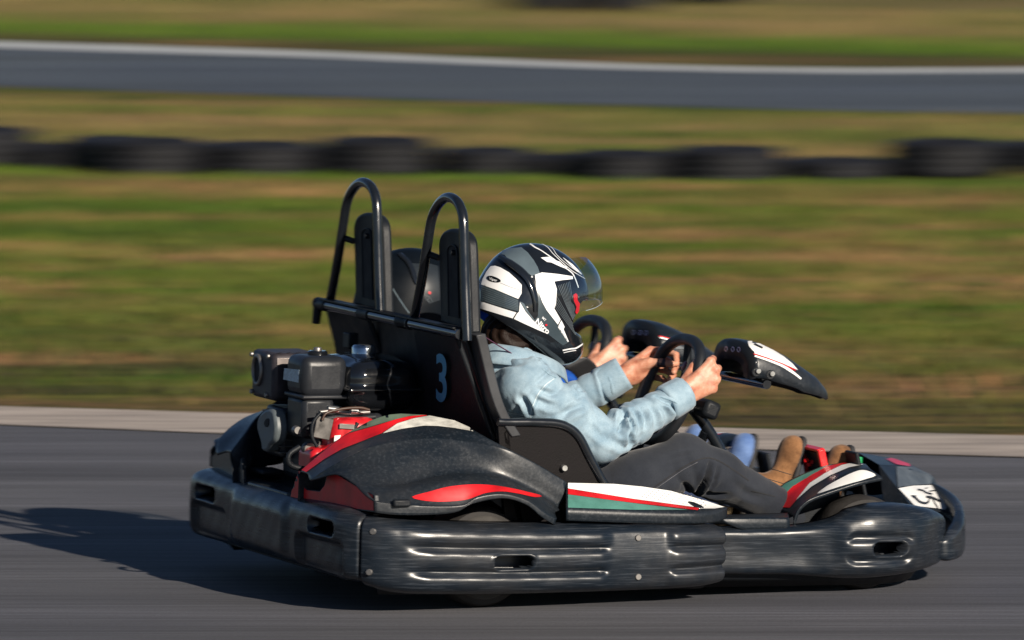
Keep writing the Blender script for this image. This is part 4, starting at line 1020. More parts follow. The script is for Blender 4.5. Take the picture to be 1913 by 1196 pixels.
# dash fairings
RIDGE = [(1368, 634), (1385, 633.5), (1402, 638), (1424, 648), (1445, 658.5), (1464, 671.5), (1483, 684), (1502, 698), (1521, 719), (1532, 742)]
def fairing(yc):
    rd = cr([tuple(K(a, b, y=-.34)) for a, b in RIDGE], 30)
    W = np.interp(np.linspace(0, 1, 30), [0, .25, .5, .72, .88, 1], [.142, .143, .132, .105, .070, .014])
    Hh = np.interp(np.linspace(0, 1, 30), [0, .2, .5, .8, 1], [.098, .100, .085, .052, .007])
    def arch(i, ws=1.0, dz=0.0, hs=1.0, dx=0.0):
        out = []
        for a in np.linspace(-math.pi / 2, math.pi / 2, 33):
            s = math.copysign(abs(math.sin(a))**.75, a) if a else 0; c = abs(math.cos(a))**.62
            out.append((rd[i][0] + dx + .012 * abs(s), yc + W[i] * ws * s, rd[i][2] - dz - Hh[i] * hs * (1 - c)))
        return out
    hood = grid('dash_fairing', [arch(i) for i in range(30)], FEND, kart); fixn(hood)
    b0 = arch(0); b1 = [(x - .012, y * .93 + yc * .07, z - .006) for x, y, z in b0]; b2 = arch(0, .60, .055, .45, -.012); b3 = arch(0, .55, .058, .43, .05)
    b2 = [(x, y, min(z, 9)) for x, y, z in b2]
    zb = b0[0][2]; b2 = [(x, y, z if 4 < k < 28 else zb + (z - zb) * (.0 if k in (0, 32) else .6)) for k, (x, y, z) in enumerate(b2)]
    b3 = [(p[0], p[1], q[2]) for p, q in zip(b3, b2)]
    face = grid('dash_face', [b0, b1, b2, b3], MATTE, hood); fixn(face)
    return hood, face
hn, fn_ = fairing(-.34); bh = bvh_of([hn]); bfc = bvh_of([fn_])
hf, ff_ = fairing(.34); bhf = bvh_of([hf]); bff = bvh_of([ff_])
solid(hn, .004); solid(hf, .004)
decal('white_sticker', [(1395, 632), (1408, 636), (1424, 645), (1445, 655), (1464, 667), (1480, 680), (1490, 692), (1462, 679.5), (1432, 668), (1402, 658.5)], bh, WHITE, hn, .0015, 4)
decal('red_line_sticker', ribbon([(1402, 660), (1432, 669.5), (1462, 681), (1486, 692.5)], 2.2), bh, RED, hn, .0015, 4)
decal('white_sticker', ribbon([(1402, 663), (1432, 672.5), (1462, 684.5), (1482, 697), (1496, 708)], [3, 3.4, 4, 5, 3]), bh, WHITE, hn, .0017, 4)
decal('mark_print', ribbon([(1409, 644), (1417, 648), (1424, 651.5)], 3), bh, inkM, hn, .003, 3)
for px, py in ((1415, 693), (1441, 698)):
    disc('bolt', K(px, py, y=-.482), (0, -1, 0), .008, .010, STEEL, hn, 16); disc('washer', K(px - 3, py + 2, y=-.478), (0, -1, 0), .014, .006, MATTE, hn, 16)
plate('bracket', [K(1406, 688, y=-.474), K(1450, 690, y=-.474), K(1444, 706, y=-.474), K(1437, 724, y=-.474), K(1422, 708, y=-.474)], (0, -1, 0), .004, MATTE, hn, .001)
decal('maker_marks', [[(1404.5, 672), (1407.5, 672), (1406.5, 676), (1403.5, 676)], [(1409, 675), (1413, 677), (1411.5, 681), (1407.5, 680)]], bh, WHITE, hn, .002, 3)
ledM = plain('pale_blue_buttons', (.34, .38, .58), .3)
def buttons(off, tgt, par):
    pl = []
    for cx, cy in ((1357.5, 652), (1370, 652.5), (1381, 653)):
        cx += off[0]; cy += off[1]
        o_ = [(cx + 3.6 * math.cos(a) * (1 if True else 1), cy + 5.2 * math.sin(a)) for a in np.linspace(0, 2 * np.pi, 16, endpoint=False)]
        i_ = [(cx + 1.6 * math.cos(a), cy + 2.8 * math.sin(a)) for a in np.linspace(0, 2 * np.pi, 16, endpoint=False)]
        for k in range(16):
            if k in (2, 9): continue
            pl.append([o_[k], o_[(k + 1) % 16], i_[(k + 1) % 16], i_[k]])
    decal('buttons', pl, tgt, ledM, par, .002, 6)
buttons((0, 0), bfc, hn); buttons((-173, -31), bff, hf)
decal('red_line_sticker', ribbon([(1226, 627), (1243, 631), (1262, 636)], 2.2), bhf, RED, hf, .0015, 4)
decal('white_sticker', ribbon([(1226, 629.5), (1243, 633.5), (1262, 638.5)], 2.6), bhf, WHITE, hf, .0017, 4)
decal('seven_mark', [(1226, 640), (1238, 643), (1232, 650), (1228, 648), (1230, 645), (1224, 643)], bhf, WHITE, hf, .002, 3)
decal('grey_sticker', [(1250, 640), (1268, 645), (1280, 652), (1262, 652)], bhf, GREYP, hf, .0015, 4)
bar = tube('dash_bar', [K(1433, 719, y=-.50), K(1433, 719, y=-.50) + Vector((0, 1.02, 0))], .0125, SATIN, kart, 14)

# pedals
ped = plate('pedal', [K(1503, 834, y=-.34), K(1533, 840, y=-.34), K(1533, 872, y=-.34), K(1505, 872, y=-.34)], (-1, -.2, 0), .012, plain('pedal_black', (.015, .012, .014), .5), kart, .002) if False else None
p0 = Vector((.60, -.30, .15))
ped = box('brake_pedal', (.545, -.335, .345), (.012, .11, .11), MATTE, kart, rot_y(R(-14)), .004)
REDP = plain('red_pedal_paint', (.62, .01, .012), .35, coat=.2)
box('pedal_frame', (.540, -.284, .350), (.022, .016, .12), REDP, ped, rot_y(R(-14)), .003)
box('pedal_frame', (.530, -.335, .406), (.022, .118, .008), REDP, ped, rot_y(R(-14)), .002)
box('pedal_frame', (.5445, -.393, .350), (.022, .016, .12), REDP, ped, rot_y(R(-14)), .003)
tube('pedal_arm', [(.55, -.335, .32), (.6, -.335, .12)], .012, REDP, ped, 10)
for px, py in ((1508, 860), (1520, 863), (1513, 868)): disc('pedal_stud', K(px, py, y=-.33), (-.8, -.6, 0), .006, .01, REDP, ped, 8)
box('throttle_pedal', (.615, -.46, .33), (.012, .08, .16), MATTE, kart, rot_y(R(-14)), .004)
for yy in (.42, .26): box('pedal', (.655, yy, .27), (.012, .09, .14), MATTE, kart, rot_y(R(-14)), .004)
box('green_tag', K(1606, 860, y=-.29), (.012, .014, .02), plain('green_tag_plastic', (.01, .30, .10), .4), nose, None, .003)

# ------------------------------------------------------------------ drivers
SKIN, nt, b = nmat('skin')
n = noise(nt, 40, 5); r = ramp(nt, [(0.32, (0.36, 0.12, 0.07)), (0.5, (0.50, 0.225, 0.14)), (0.68, (0.62, 0.33, 0.23))])
nt.links.new(n.outputs[0], r.inputs[0]); nt.links.new(r.outputs[0], b.inputs['Base Color']); b.inputs['Roughness'].default_value = 0.5
b.inputs['Subsurface Weight'].default_value = 0.12; b.inputs['Subsurface Radius'].default_value = (0.01, 0.004, 0.002); b.inputs['Subsurface Scale'].default_value = 0.5
n2 = noise(nt, 160, 3); bp = nt.nodes.new('ShaderNodeBump'); bp.inputs['Strength'].default_value = 0.25; bp.inputs['Distance'].default_value = 0.002
nt.links.new(n2.outputs[0], bp.inputs['Height']); nt.links.new(bp.outputs[0], b.inputs['Normal'])
DENIM = cloth('pale_denim', (0.155, 0.245, 0.32), (0.335, 0.445, 0.515), blotch=15, bump=0.22, wr=22)
DENIMD = cloth('denim_seam', (0.12, 0.24, 0.32), (0.40, 0.55, 0.62), blotch=60, bump=0.2)
STITCH = plain('pale_stitching', (0.55, 0.66, 0.70), 0.8)
JEAN = cloth('charcoal_denim', (0.014, 0.017, 0.024), (0.031, 0.035, 0.044), blotch=7, bump=0.4)
JSEAM = cloth('charcoal_seam', (0.018, 0.017, 0.019), (0.03, 0.03, 0.03))
SUEDE = cloth('brown_suede', (0.085, 0.040, 0.018), (0.29, 0.145, 0.066), blotch=24, weave=500, bump=0.15)
BLUEJ = cloth('blue_sleeve', (0.006, 0.055, 0.30), (0.012, 0.09, 0.42))
BCUFF = cloth('black_knit', (0.006, 0.006, 0.007), (0.011, 0.011, 0.012))
BLUES = cloth('blue_denim_shoe', (0.06, 0.12, 0.30), (0.16, 0.25, 0.46), blotch=20)
HAIR = plain('brown_hair', (0.012, 0.006, 0.004), 0.55, bump=0.6, bscale=220, spec=.15)
SOLE = plain('dark_sole', (0.02, 0.02, 0.022), 0.7)

def dmir(p, yc):
    return (p[0], p[1] + yc + .34, p[2])
def hand_right(f, T):
    """right hand closed round the rim; T maps points of the near driver's frame"""
    W = (.048, -.508, .578)
    MCP = [(.136, -.508, .670), (.149, -.516, .647), (.149, -.519, .620), (.141, -.517, .594)]
    PIP = [(.158, -.472, .674), (.172, -.478, .648), (.170, -.482, .620), (.160, -.484, .594)]
    DIP = [(.140, -.452, .660), (.150, -.456, .634), (.148, -.460, .608), (.142, -.464, .584)]
    TIP = [(.118, -.458, .652), (.126, -.462, .626), (.124, -.466, .601), (.120, -.470, .579)]
    f.cap(T((-.03, -.505, .545)), T(W), .030, .026, k=.012)
    for i in range(4):
        r = [.0108, .0112, .0105, .0095][i]
        base = (W[0] + .012, W[1] - .002 + .002 * i, W[2] + .018 - .012 * i)
        f.cap(T(base), T(MCP[i]), .0155, .0115, k=.016)
        f.cap(T(MCP[i]), T(MCP[i]), .0122, k=.008)
        f.cap(T(MCP[i]), T(PIP[i]), r, r * .95, k=.005); f.cap(T(PIP[i]), T(DIP[i]), r * .95, r * .85, k=.003); f.cap(T(DIP[i]), T(TIP[i]), r * .85, r * .78, k=.003)
    f.cap(T((.075, -.497, .60)), T((.118, -.496, .622)), .019, .016, k=.02)
    f.cap(T((.065, -.49, .61)), T((.10, -.468, .650)), .016, .0125, k=.012); f.cap(T((.10, -.468, .650)), T((.128, -.448, .678)), .0118, .0098, k=.005)
def hand_left(f, T):
    W = (.022, -.165, .606)
    f.cap(T((-.05, -.145, .585)), T(W), .030, .026, k=.012)
    MCP = [(.105, -.150, .672), (.112, -.146, .648), (.112, -.146, .622), (.105, -.148, .598)]
    for i in range(4):
        f.cap(T((W[0] + .012, W[1] + .004, W[2] + .018 - .012 * i)), T(MCP[i]), .0155, .0120, k=.016)
    tips = [((.142, -.178, .672), (.156, -.215, .664), (.150, -.236, .640)), ((.146, -.176, .644), (.156, -.214, .632), (.142, -.236, .618)),
            ((.142, -.178, .618), (.150, -.214, .606), (.132, -.232, .598)), ((.130, -.180, .594), (.136, -.210, .584), (.118, -.224, .580))]
    for i in range(4):
        r = [.0108, .0112, .0105, .0092][i]; a, b_, c = tips[i]
        f.cap(T(MCP[i]), T(a), r * 1.05, r, k=.005); f.cap(T(a), T(b_), r, r * .88, k=.003); f.cap(T(b_), T(c), r * .88, r * .78, k=.003)
    f.cap(T((.045, -.172, .622)), T((.082, -.196, .640)), .021, .016, k=.018); f.cap(T((.05, -.165, .60)), T((.085, -.176, .610)), .018, .016, k=.018)
    f.cap(T((.082, -.196, .640)), T((.108, -.222, .644)), .0125, .0118, k=.006); f.cap(T((.108, -.222, .644)), T((.136, -.240, .640)), .0115, .0092, k=.004)

def fold(P, c, d, fr, amp, rad, ph=0.0, warp=0.4):
    q = P - np.array(c); d = np.array(d, float); d /= np.linalg.norm(d)
    u = q @ d; w = np.exp(-(q**2).sum(1) / rad**2)
    side = q @ np.cross(d, [0.3, 0.8, 0.5])
    s = np.abs(np.sin(np.pi * fr * (u + warp * side * np.sin(side * 30 + ph) * .3) + ph + 1.5 * side * fr * .25))
    return amp * w * 2.3 * (s**0.42 - 0.72)

def person(yc, mats, label, helmet_fn, dh=(0, 0, 0), dsh=0.0):
    T = lambda p: dmir(p, yc)
    jacket_m, cuff_m, jean_m, shoe_m, sole_m = mats
    # body: one skin from head to ankles, mostly under clothes
    f = Field((-.56, yc - .32, .08), (.64, yc + .32, 1.0), .0036)
    f.cap(T((-.27, -.34, .24)), T((-.375, -.34, .55)), .105, .095, k=0)
    f.cap(T((-.40, -.45, .595)), T((-.40, -.23, .595)), .050, k=.05); f.cap(T((-.40, -.34, .62)), T((-.365, -.34, .74)), .052, .05, k=.03)
    hd = lambda p: T((p[0] + dh[0], p[1], p[2] + dh[2]))
    f.ell(hd((-.345, -.34, .835)), (.085, .075, .105), k=.02); f.ell(hd((-.275, -.34, .79)), (.03, .03, .04), k=.02)
    f.cap(hd((-.258, -.34, .815)), hd((-.247, -.34, .795)), .008, .011, k=.01)
    for s in (-1, 1): f.ell(hd((-.345, -.34 + s * .076, .82)), (.02, .01, .03), k=.005)
    for a, b_ in (((-.40, -.485, .595), (-.20, -.527, .46)), ((-.40, -.19, .60), (-.18, -.09, .48))): f.cap(T(a), T(b_), .042, .038, k=.02)
    f.cap(T((-.20, -.527, .46)), T((-.03, -.510, .545)), .036, .029, k=.015); f.cap(T((-.18, -.09, .48)), T((-.05, -.145, .585)), .038, .030, k=.015)
    for s, kn, an in ((-1, (.09, -.43, .39), (.49, -.38, .215)), (1, (.09, -.23, .40), (.41, -.275, .26))):
        f.cap(T((-.27, -.34 + s * .09, .22)), T(kn), .075, .055, k=.03); f.cap(T(kn), T(an), .052, .036, k=.02)
    hand_right(f, T); hand_left(f, (lambda p: T((p[0] - .018, p[1], p[2] - .045))) if dsh else T)
    body = f.mesh('person', SKIN, None, 1)
    body.matrix_world = KMAT
    tag(body, label, 'person')
    # jacket
    f = Field((-.60, yc - .36, .15), (.10, yc + .36, .76), .0044)
    f.cap(T((-.27, -.34, .24)), T((-.345, -.34, .43)), .150, .150, k=0); f.cap(T((-.345, -.34, .43)), T((-.385, -.34, .57)), .150, .135, k=.03)
    f.cap(T((-.405, -.47, .598)), T((-.405, -.21, .598)), .074, k=.04); f.cap(T((-.41, -.38, .635)), T((-.41, -.30, .635)), .062, k=.05)
    E_, Wr = (-.198, -.528, .455), (.046, -.507, .574)
    f.cap(T((-.405, -.490, .600)), T((-.30, -.515, .522)), .076, .072, k=.03); f.cap(T((-.30, -.515, .522)), T(E_), .072, .061, k=.03); f.cap(T(E_), T((-.10, -.522, .500)), .062, .055, k=.02); f.cap(T((-.10, -.522, .500)), T((.012, -.513, .559)), .055, .046, k=.02)
    f.cap(T((-.40, -.19, .615)), T((-.18, -.09, .48)), .076, .062, k=.03); f.cap(T((-.18, -.09, .48)), T((-.032, -.147, .579)), .060, .047, k=.02)
    # open cuffs
    f.cap(T((.035, -.509, .569)), T((.09, -.495, .595)), .036, .036, k=0, op='s'); f.cap(T((.0, -.515, .553)), T((.05, -.506, .577)), .036, k=0, op='s'); f.cap(T((-.04, -.144, .574)), T((.0, -.157, .597)), .036, k=0, op='s'); f.cap(T((-.005, -.157, .597)), T((.06, -.175, .615)), .036, .036, k=0, op='s')
    def disp(P):
        P = P - np.array([0, yc + .34, 0])
        d = fold(P, (-.165, -.53, .505), (1, 0, .25), 24, .0085, .075, .5) + fold(P, (-.21, -.53, .53), (1, 0, .9), 21, .0065, .07, 2.0)
        d += fold(P, (-.03, -.53, .545), (1, .1, .5), 24, .0042, .07, 1.0) + fold(P, (-.10, -.55, .49), (1, 0, -.2), 21, .0045, .07, 2.6)
        d += fold(P, (-.33, -.55, .60), (.5, 0, -1), 19, .0055, .085, .3) + fold(P, (-.30, -.58, .50), (1, 0, -1), 16, .004, .08, 2.2)
        d += fold(P, (-.44, -.45, .55), (.3, .8, 1), 15, .0045, .09, 1.3) + fold(P, (-.10, -.11, .53), (1, -.3, .6), 22, .005, .09, .7) + fold(P, (-.38, -.52, .52), (1, .2, -.5), 18, .004, .07, 1.1)
        # armhole seam
        q = P - np.array([-.395, -.49, .60]); u = q @ np.array([.62, -.45, -.63]); r = np.linalg.norm(q - u[:, None] * np.array([.62, -.45, -.63]), axis=1)
        d -= .0035 * np.exp(-((u - .012) / .006)**2) * (P[:, 1] < -.42)
        d += .0025 * np.exp(-((u - .002) / .006)**2) * (P[:, 1] < -.42)
        d += .0012 * np.sin(P[:, 0] * 47 + P[:, 2] * 33) * np.sin(P[:, 1] * 41 + P[:, 2] * 29)
        return d
    CR = [([(1000, 745), (985, 800), (996, 840), (972, 880)], .010, .008), ([(1018, 765), (1034, 825), (1030, 880), (1052, 950)], .010, .008), ([(1060, 740), (1085, 790), (1082, 850)], .007, .008), ([(1115, 725), (1135, 770), (1130, 820)], .005, .008),
          ([(690, 595), (755, 618), (805, 655)], .009, .007), ([(600, 760), (670, 720), (740, 690)], .005, .009), ([(440, 585), (490, 610), (540, 625)], .004, .007), ([(430, 660), (500, 690), (560, 700)], .003, .008),
          ([(1215, 640), (1310, 690), (1385, 750)], .005, .006), ([(850, 480), (880, 560), (895, 660)], .007, .008), ([(940, 470), (975, 560), (985, 640)], .003, .008), ([(330, 640), (368, 690), (385, 755)], .006, .008), ([(180, 690), (200, 735), (250, 770)], .005, .007),
          ([(1170, 700), (1210, 760), (1215, 830)], .004, .009), ([(1250, 690), (1290, 760), (1290, 830)], .0035, .009), ([(900, 900), (1000, 960), (1090, 960)], .003, .010), ([(780, 820), (850, 890), (900, 930)], .003, .010),
          ([(110, 352), (320, 345), (440, 400), (590, 475)], .009, .007), ([(150, 460), (230, 430), (330, 420)], .004, .009)]
    lines = [([(880 + a / 3.518 - (173 if dsh else 0), 560 + b / 3.518 - (31 if dsh else 0)) for a, b in l], A, w) for l, A, w in CR]
    jk = f.mesh('jacket', jacket_m, body, 1, disp, lines)
    # cuffs: turned rings at the wrists
    for a, b_ in (((-.004, -.517, .551), (.062, -.504, .582)), ((-.046, -.141, .568), (.020, -.165, .611))):
        a = np.array(T(a)); b_ = np.array(T(b_)); P = cr([a, b_], 8)
        rings = list(tube_pts(P, [.0515, .0515, .051, .0505, .050, .0495, .049, .048], 30)) + list(tube_pts(P[::-1], [.040, .040, .041, .042, .043, .044, .045, .046], 30, None))
        r1 = np.array(tube_pts(P, [.0480, .0515, .0512, .0508, .0502, .0496, .0490, .0480], 30))
        r1 *= 1; c_ = P[:, None, :]; ang = np.arange(30)
        r1 = c_ + (r1 - c_) * (1 + .025 * np.sin(ang * 2.1 + 1) + .015 * np.sin(ang * 3.7))[None, :, None]
        o = grid('cuff', r1, cuff_m, body, cv=True); fixn(o); solid(o, .004)
    # collar: open ring lying on the shoulders
    bot = [(-.475, -.34, .655), (-.465, -.41, .655), (-.42, -.45, .660), (-.35, -.445, .655), (-.29, -.405, .625), (-.265, -.36, .595)]
    top = [(-.465, -.34, .712), (-.455, -.405, .710), (-.415, -.440, .705), (-.355, -.438, .688), (-.290, -.400, .664), (-.245, -.352, .640)]
    out = [(-.505, -.34, .668), (-.495, -.425, .664), (-.43, -.480, .660), (-.345, -.475, .648), (-.275, -.425, .622), (-.235, -.365, .600)]
    fullring = lambda h: cr([T(p) for p in [(p[0], -.68 - p[1], p[2]) for p in h[::-1]] + h[1:]], 60)
    B_, Tp, Ou = fullring(bot), fullring(top), fullring(out)
    o = grid('collar', [cr_lin([B_[i], Tp[i], (Tp[i] * .5 + Ou[i] * .5) + np.array([0, 0, .012]), Ou[i]], 4) for i in range(60)], cuff_m if cuff_m is not BCUFF else jacket_m, body); fixn(o); solid(o, .006, 0)
    # jeans
    f = Field((-.47, yc - .30, .06), (.56, yc + .30, .52), .0055)
    f.ell(T((-.26, -.34, .22)), (.14, .175, .11), k=0)
    for s, kn, an in ((-1, (.095, -.43, .388), (.47, -.385, .215)), (1, (.095, -.225, .40), (.40, -.275, .265))):
        f.cap(T((-.24, -.34 + s * .085, .225)), T((-.06, kn[1], .315)), .098, .086, k=.04); f.cap(T((-.06, kn[1], .315)), T(kn), .086, .072, k=.04)
        f.cap(T(kn), T((.20, kn[1] + .003, kn[2] - .045)), .071, .068, k=.02); f.cap(T((.20, kn[1] + .003, kn[2] - .045)), T(an), .066, .050, k=.03)
    def dispj(P):
        P = P - np.array([0, yc + .34, 0])
        d = fold(P, (.07, -.50, .33), (1, 0, .35), 21, .0050, .07, .6) + fold(P, (.05, -.47, .31), (.7, .2, 1), 18, .0035, .07, 2.0)
        d += fold(P, (-.10, -.48, .27), (1, .2, -.5), 15, .0035, .11, .2) + fold(P, (.28, -.48, .28), (1, 0, -.4), 12, .0022, .10, .9)
        return d + .0012 * np.sin(P[:, 0] * 37 + P[:, 2] * 53) * np.sin(P[:, 1] * 41)
    CJ = [([(1705, 80), (1690, 130), (1660, 190), (1605, 245)], .010, .007), ([(1745, 100), (1722, 150), (1690, 205)], .007, .007), ([(1650, 205), (1720, 235), (1800, 240)], .004, .008), ([(1570, 180), (1600, 215), (1640, 250)], .005, .008), ([(1480, 60), (1560, 40), (1640, 20)], .003, .010), ([(1830, 170), (1900, 230), (1990, 260)], .003, .010)]
    jn = f.mesh('jeans', jean_m, body, 1, dispj, [([(720 + a / 2.813 - (173 if dsh else 0), 840 + b / 2.813 - (31 if dsh else 0)) for a, b in l], A, w) for l, A, w in CJ])
    # shoes, sole forward against the pedals
    for toe, heel, yy, tilt in (((.634, -.372, .415), (.582, -.375, .212), -.372, 1.0), ((.528, -.275, .432), (.468, -.275, .235), -.275, 1.0)):
        toe = (toe[0], toe[1], toe[2] - dsh); heel = (heel[0], heel[1], heel[2] - dsh)
        up_ = Vector(toe) - Vector(heel); up_.normalize(); side = Vector((0, 1, 0)); nn = side.cross(up_); nn.normalize()   # nn points back to the driver / up the instep
        if nn.x > 0: nn = -nn
        f = Field(T((min(toe[0], heel[0]) - .14, yy - .09, .12)), T((max(toe[0], heel[0]) + .10, yy + .09, .50)), .004)
        h_, t_ = Vector(heel), Vector(toe)
        f.cap(T(h_ + nn * .034 + up_ * .02), T(t_ - up_ * .035 + nn * .022), .035, .029, k=0); f.cap(T(h_ + up_ * .045 + nn * .035), T(h_ + up_ * .035 + nn * .10), .037, .037, k=.03)
        f.ell(T(t_ - up_ * .055 + nn * .018), (.034, .040, .042), k=.03)
        f.half(T(h_ + nn * .006), -nn)
        sh = f.mesh('shoe', shoe_m, body, 2)
        tb = bvh_of([sh])
        for uu, ww in ((.45, .0012), (.30, .0012)):
            ringp = []
            for k in range(17):
                a = math.pi * (k / 16 - .5) * 1.1
                dd = (nn * math.cos(a) + side * math.sin(a)).normalized(); c0 = Vector(T(h_ + up_ * (L0 := (t_ - h_).length) * uu)) + nn * .02
                hh, n2_, _, _ = tb.ray_cast(c0 + dd * .15, -dd)
                if hh is not None: ringp.append(hh)
            if len(ringp) > 5: tube('shoe_seam', ringp, ww, SOLE, sh, 6, 30)
        M = Matrix((up_, side, nn)).transposed()
        L = (t_ - h_).length
        ol = []
        for i in range(40):
            a = 2 * math.pi * i / 40; c, s = math.cos(a), math.sin(a)
            ol.append(Vector(T((h_ + t_) / 2)) + up_ * ((L / 2 + .002) * math.copysign(abs(c)**.7, c)) + side * ((.040 - .008 * (c < 0) * abs(c)) * math.copysign(abs(s)**.8, s)) + nn * .008)
        plate('sole', ol, nn, .015, sole_m, sh, .005)
    # hair below the helmet
    f = Field(T((-.52, -.45, .60)), T((-.25, -.23, .82)), .005)
    f.ell(T((-.405, -.34, .725)), (.075, .088, .09), k=0); f.ell(T((-.43, -.36, .665)), (.05, .06, .05), k=.03)
    f.mesh('hair', HAIR, body, 1, lambda P: .003 * np.sin(P[:, 1] * 260 + 6 * np.sin(P[:, 2] * 40)))
    helmet_fn(body, yc)
    return body, jk, jn

def helmet_shell(hc, pitch, mat, parent, yaw=0.0):
    Mr = np.array((Matrix.Rotation(yaw, 3, 'Z') @ Matrix.Rotation(pitch, 3, 'Y')))      # columns: head frame axes
    Q = lambda p: tuple(np.array(hc) + Mr @ np.array(p))
    f = Field(np.array(hc) - .23, np.array(hc) + .23, .0036)
    f.ell(Q((.004, 0, .012)), (.158, .126, .140), Mr, k=0)
    f.ell(Q((-.035, 0, -.055)), (.120, .116, .095), Mr, k=.05)
    f.ell(Q((.100, 0, -.095)), (.094, .088, .062), Mr, k=.05)
    f.ell(Q((.02, 0, -.075)), (.115, .110, .085), Mr, k=.04)
    f.box(Q((.190, 0, -.002)), (.085, .30, .048), .03, Mr, k=.006, op='s')
    f.ell(Q((.015, 0, -.02)), (.122, .098, .118), Mr, k=0, op='s')
    f.ell(Q((.01, 0, -.10)), (.105, .090, .110), Mr, k=0, op='s')
    n_ = Mr @ np.array([-0.25, 0, -1]); f.half(Q((.12, 0, -.152)), n_)
    o = f.mesh('helmet', mat, parent, 2)
    return o, Q, Mr

GLH = plain('helmet_gloss_black', (0.008, 0.010, 0.013), 0.12, coat=0.5, var=0.1)
SLATE = plain('helmet_slate', (0.040, 0.058, 0.070), 0.22, coat=0.4)
SLATE2 = plain('helmet_grey_blue', (0.085, 0.115, 0.135), 0.22, coat=0.4)
HWHITE = plain('helmet_white', (0.74, 0.75, 0.76), 0.18, coat=0.4, var=0.03)
HRED = plain('helmet_red', (0.62, 0.01, 0.02), 0.3)
PIN = plain('pinstripe_grey', (0.09, 0.11, 0.125), 0.3)
LINING = plain('black_lining', (0.01, 0.01, 0.01), 0.9)
VIS, nt, b = nmat('clear_visor'); nt.nodes.remove(b)
tr_ = nt.nodes.new('ShaderNodeBsdfTransparent'); tr_.inputs[0].default_value = (0.86, 0.92, 0.96, 1)
gl = nt.nodes.new('ShaderNodeBsdfGlossy'); gl.inputs['Roughness'].default_value = 0.06; gl.inputs[0].default_value = (.9, .95, 1, 1)
fr = nt.nodes.new('ShaderNodeLayerWeight'); fr.inputs[0].default_value = 0.28
mx_ = nt.nodes.new('ShaderNodeMixShader'); nt.links.new(fr.outputs['Facing'], mx_.inputs[0]); nt.links.new(tr_.outputs[0], mx_.inputs[1]); nt.links.new(gl.outputs[0], mx_.inputs[2])
nt.links.new(mx_.outputs[0], nt.nodes['Material Output'].inputs[0])

H3 = lambda a, b: (860 + a / 4.6, 430 + b / 4.6)
def hpoly(*ab): return [H3(ab[i], ab[i + 1]) for i in range(0, len(ab), 2)]
def visor(Q, Mr, body, lift, mat):
    rows = []
    for i in range(25):
        el = R(-26 + 52 * i / 24); row = []
        for j in range(49):
            az = R(-80 + 160 * j / 48); s = 1 - .35 * (abs(j - 24) / 24)**3
            e = el * s
            p = np.array((.168 * math.cos(az) * math.cos(e), .134 * math.sin(az) * math.cos(e), .146 * math.sin(e)))
            a = -lift; q = np.array((p[0] * math.cos(a) + p[2] * math.sin(a), p[1], -p[0] * math.sin(a) + p[2] * math.cos(a)))
            q = q + np.array((.038, 0, .012)); row.append(Q(q))
        rows.append(row)
    o = grid('visor', rows, mat, body); fixn(o)
    edge = [rows[0][j] for j in range(4, 45, 2)]
    tube('visor_rim', edge, .0007, plain('visor_edge_plastic', (.30, .38, .44), .2), body, 6, 80); return o
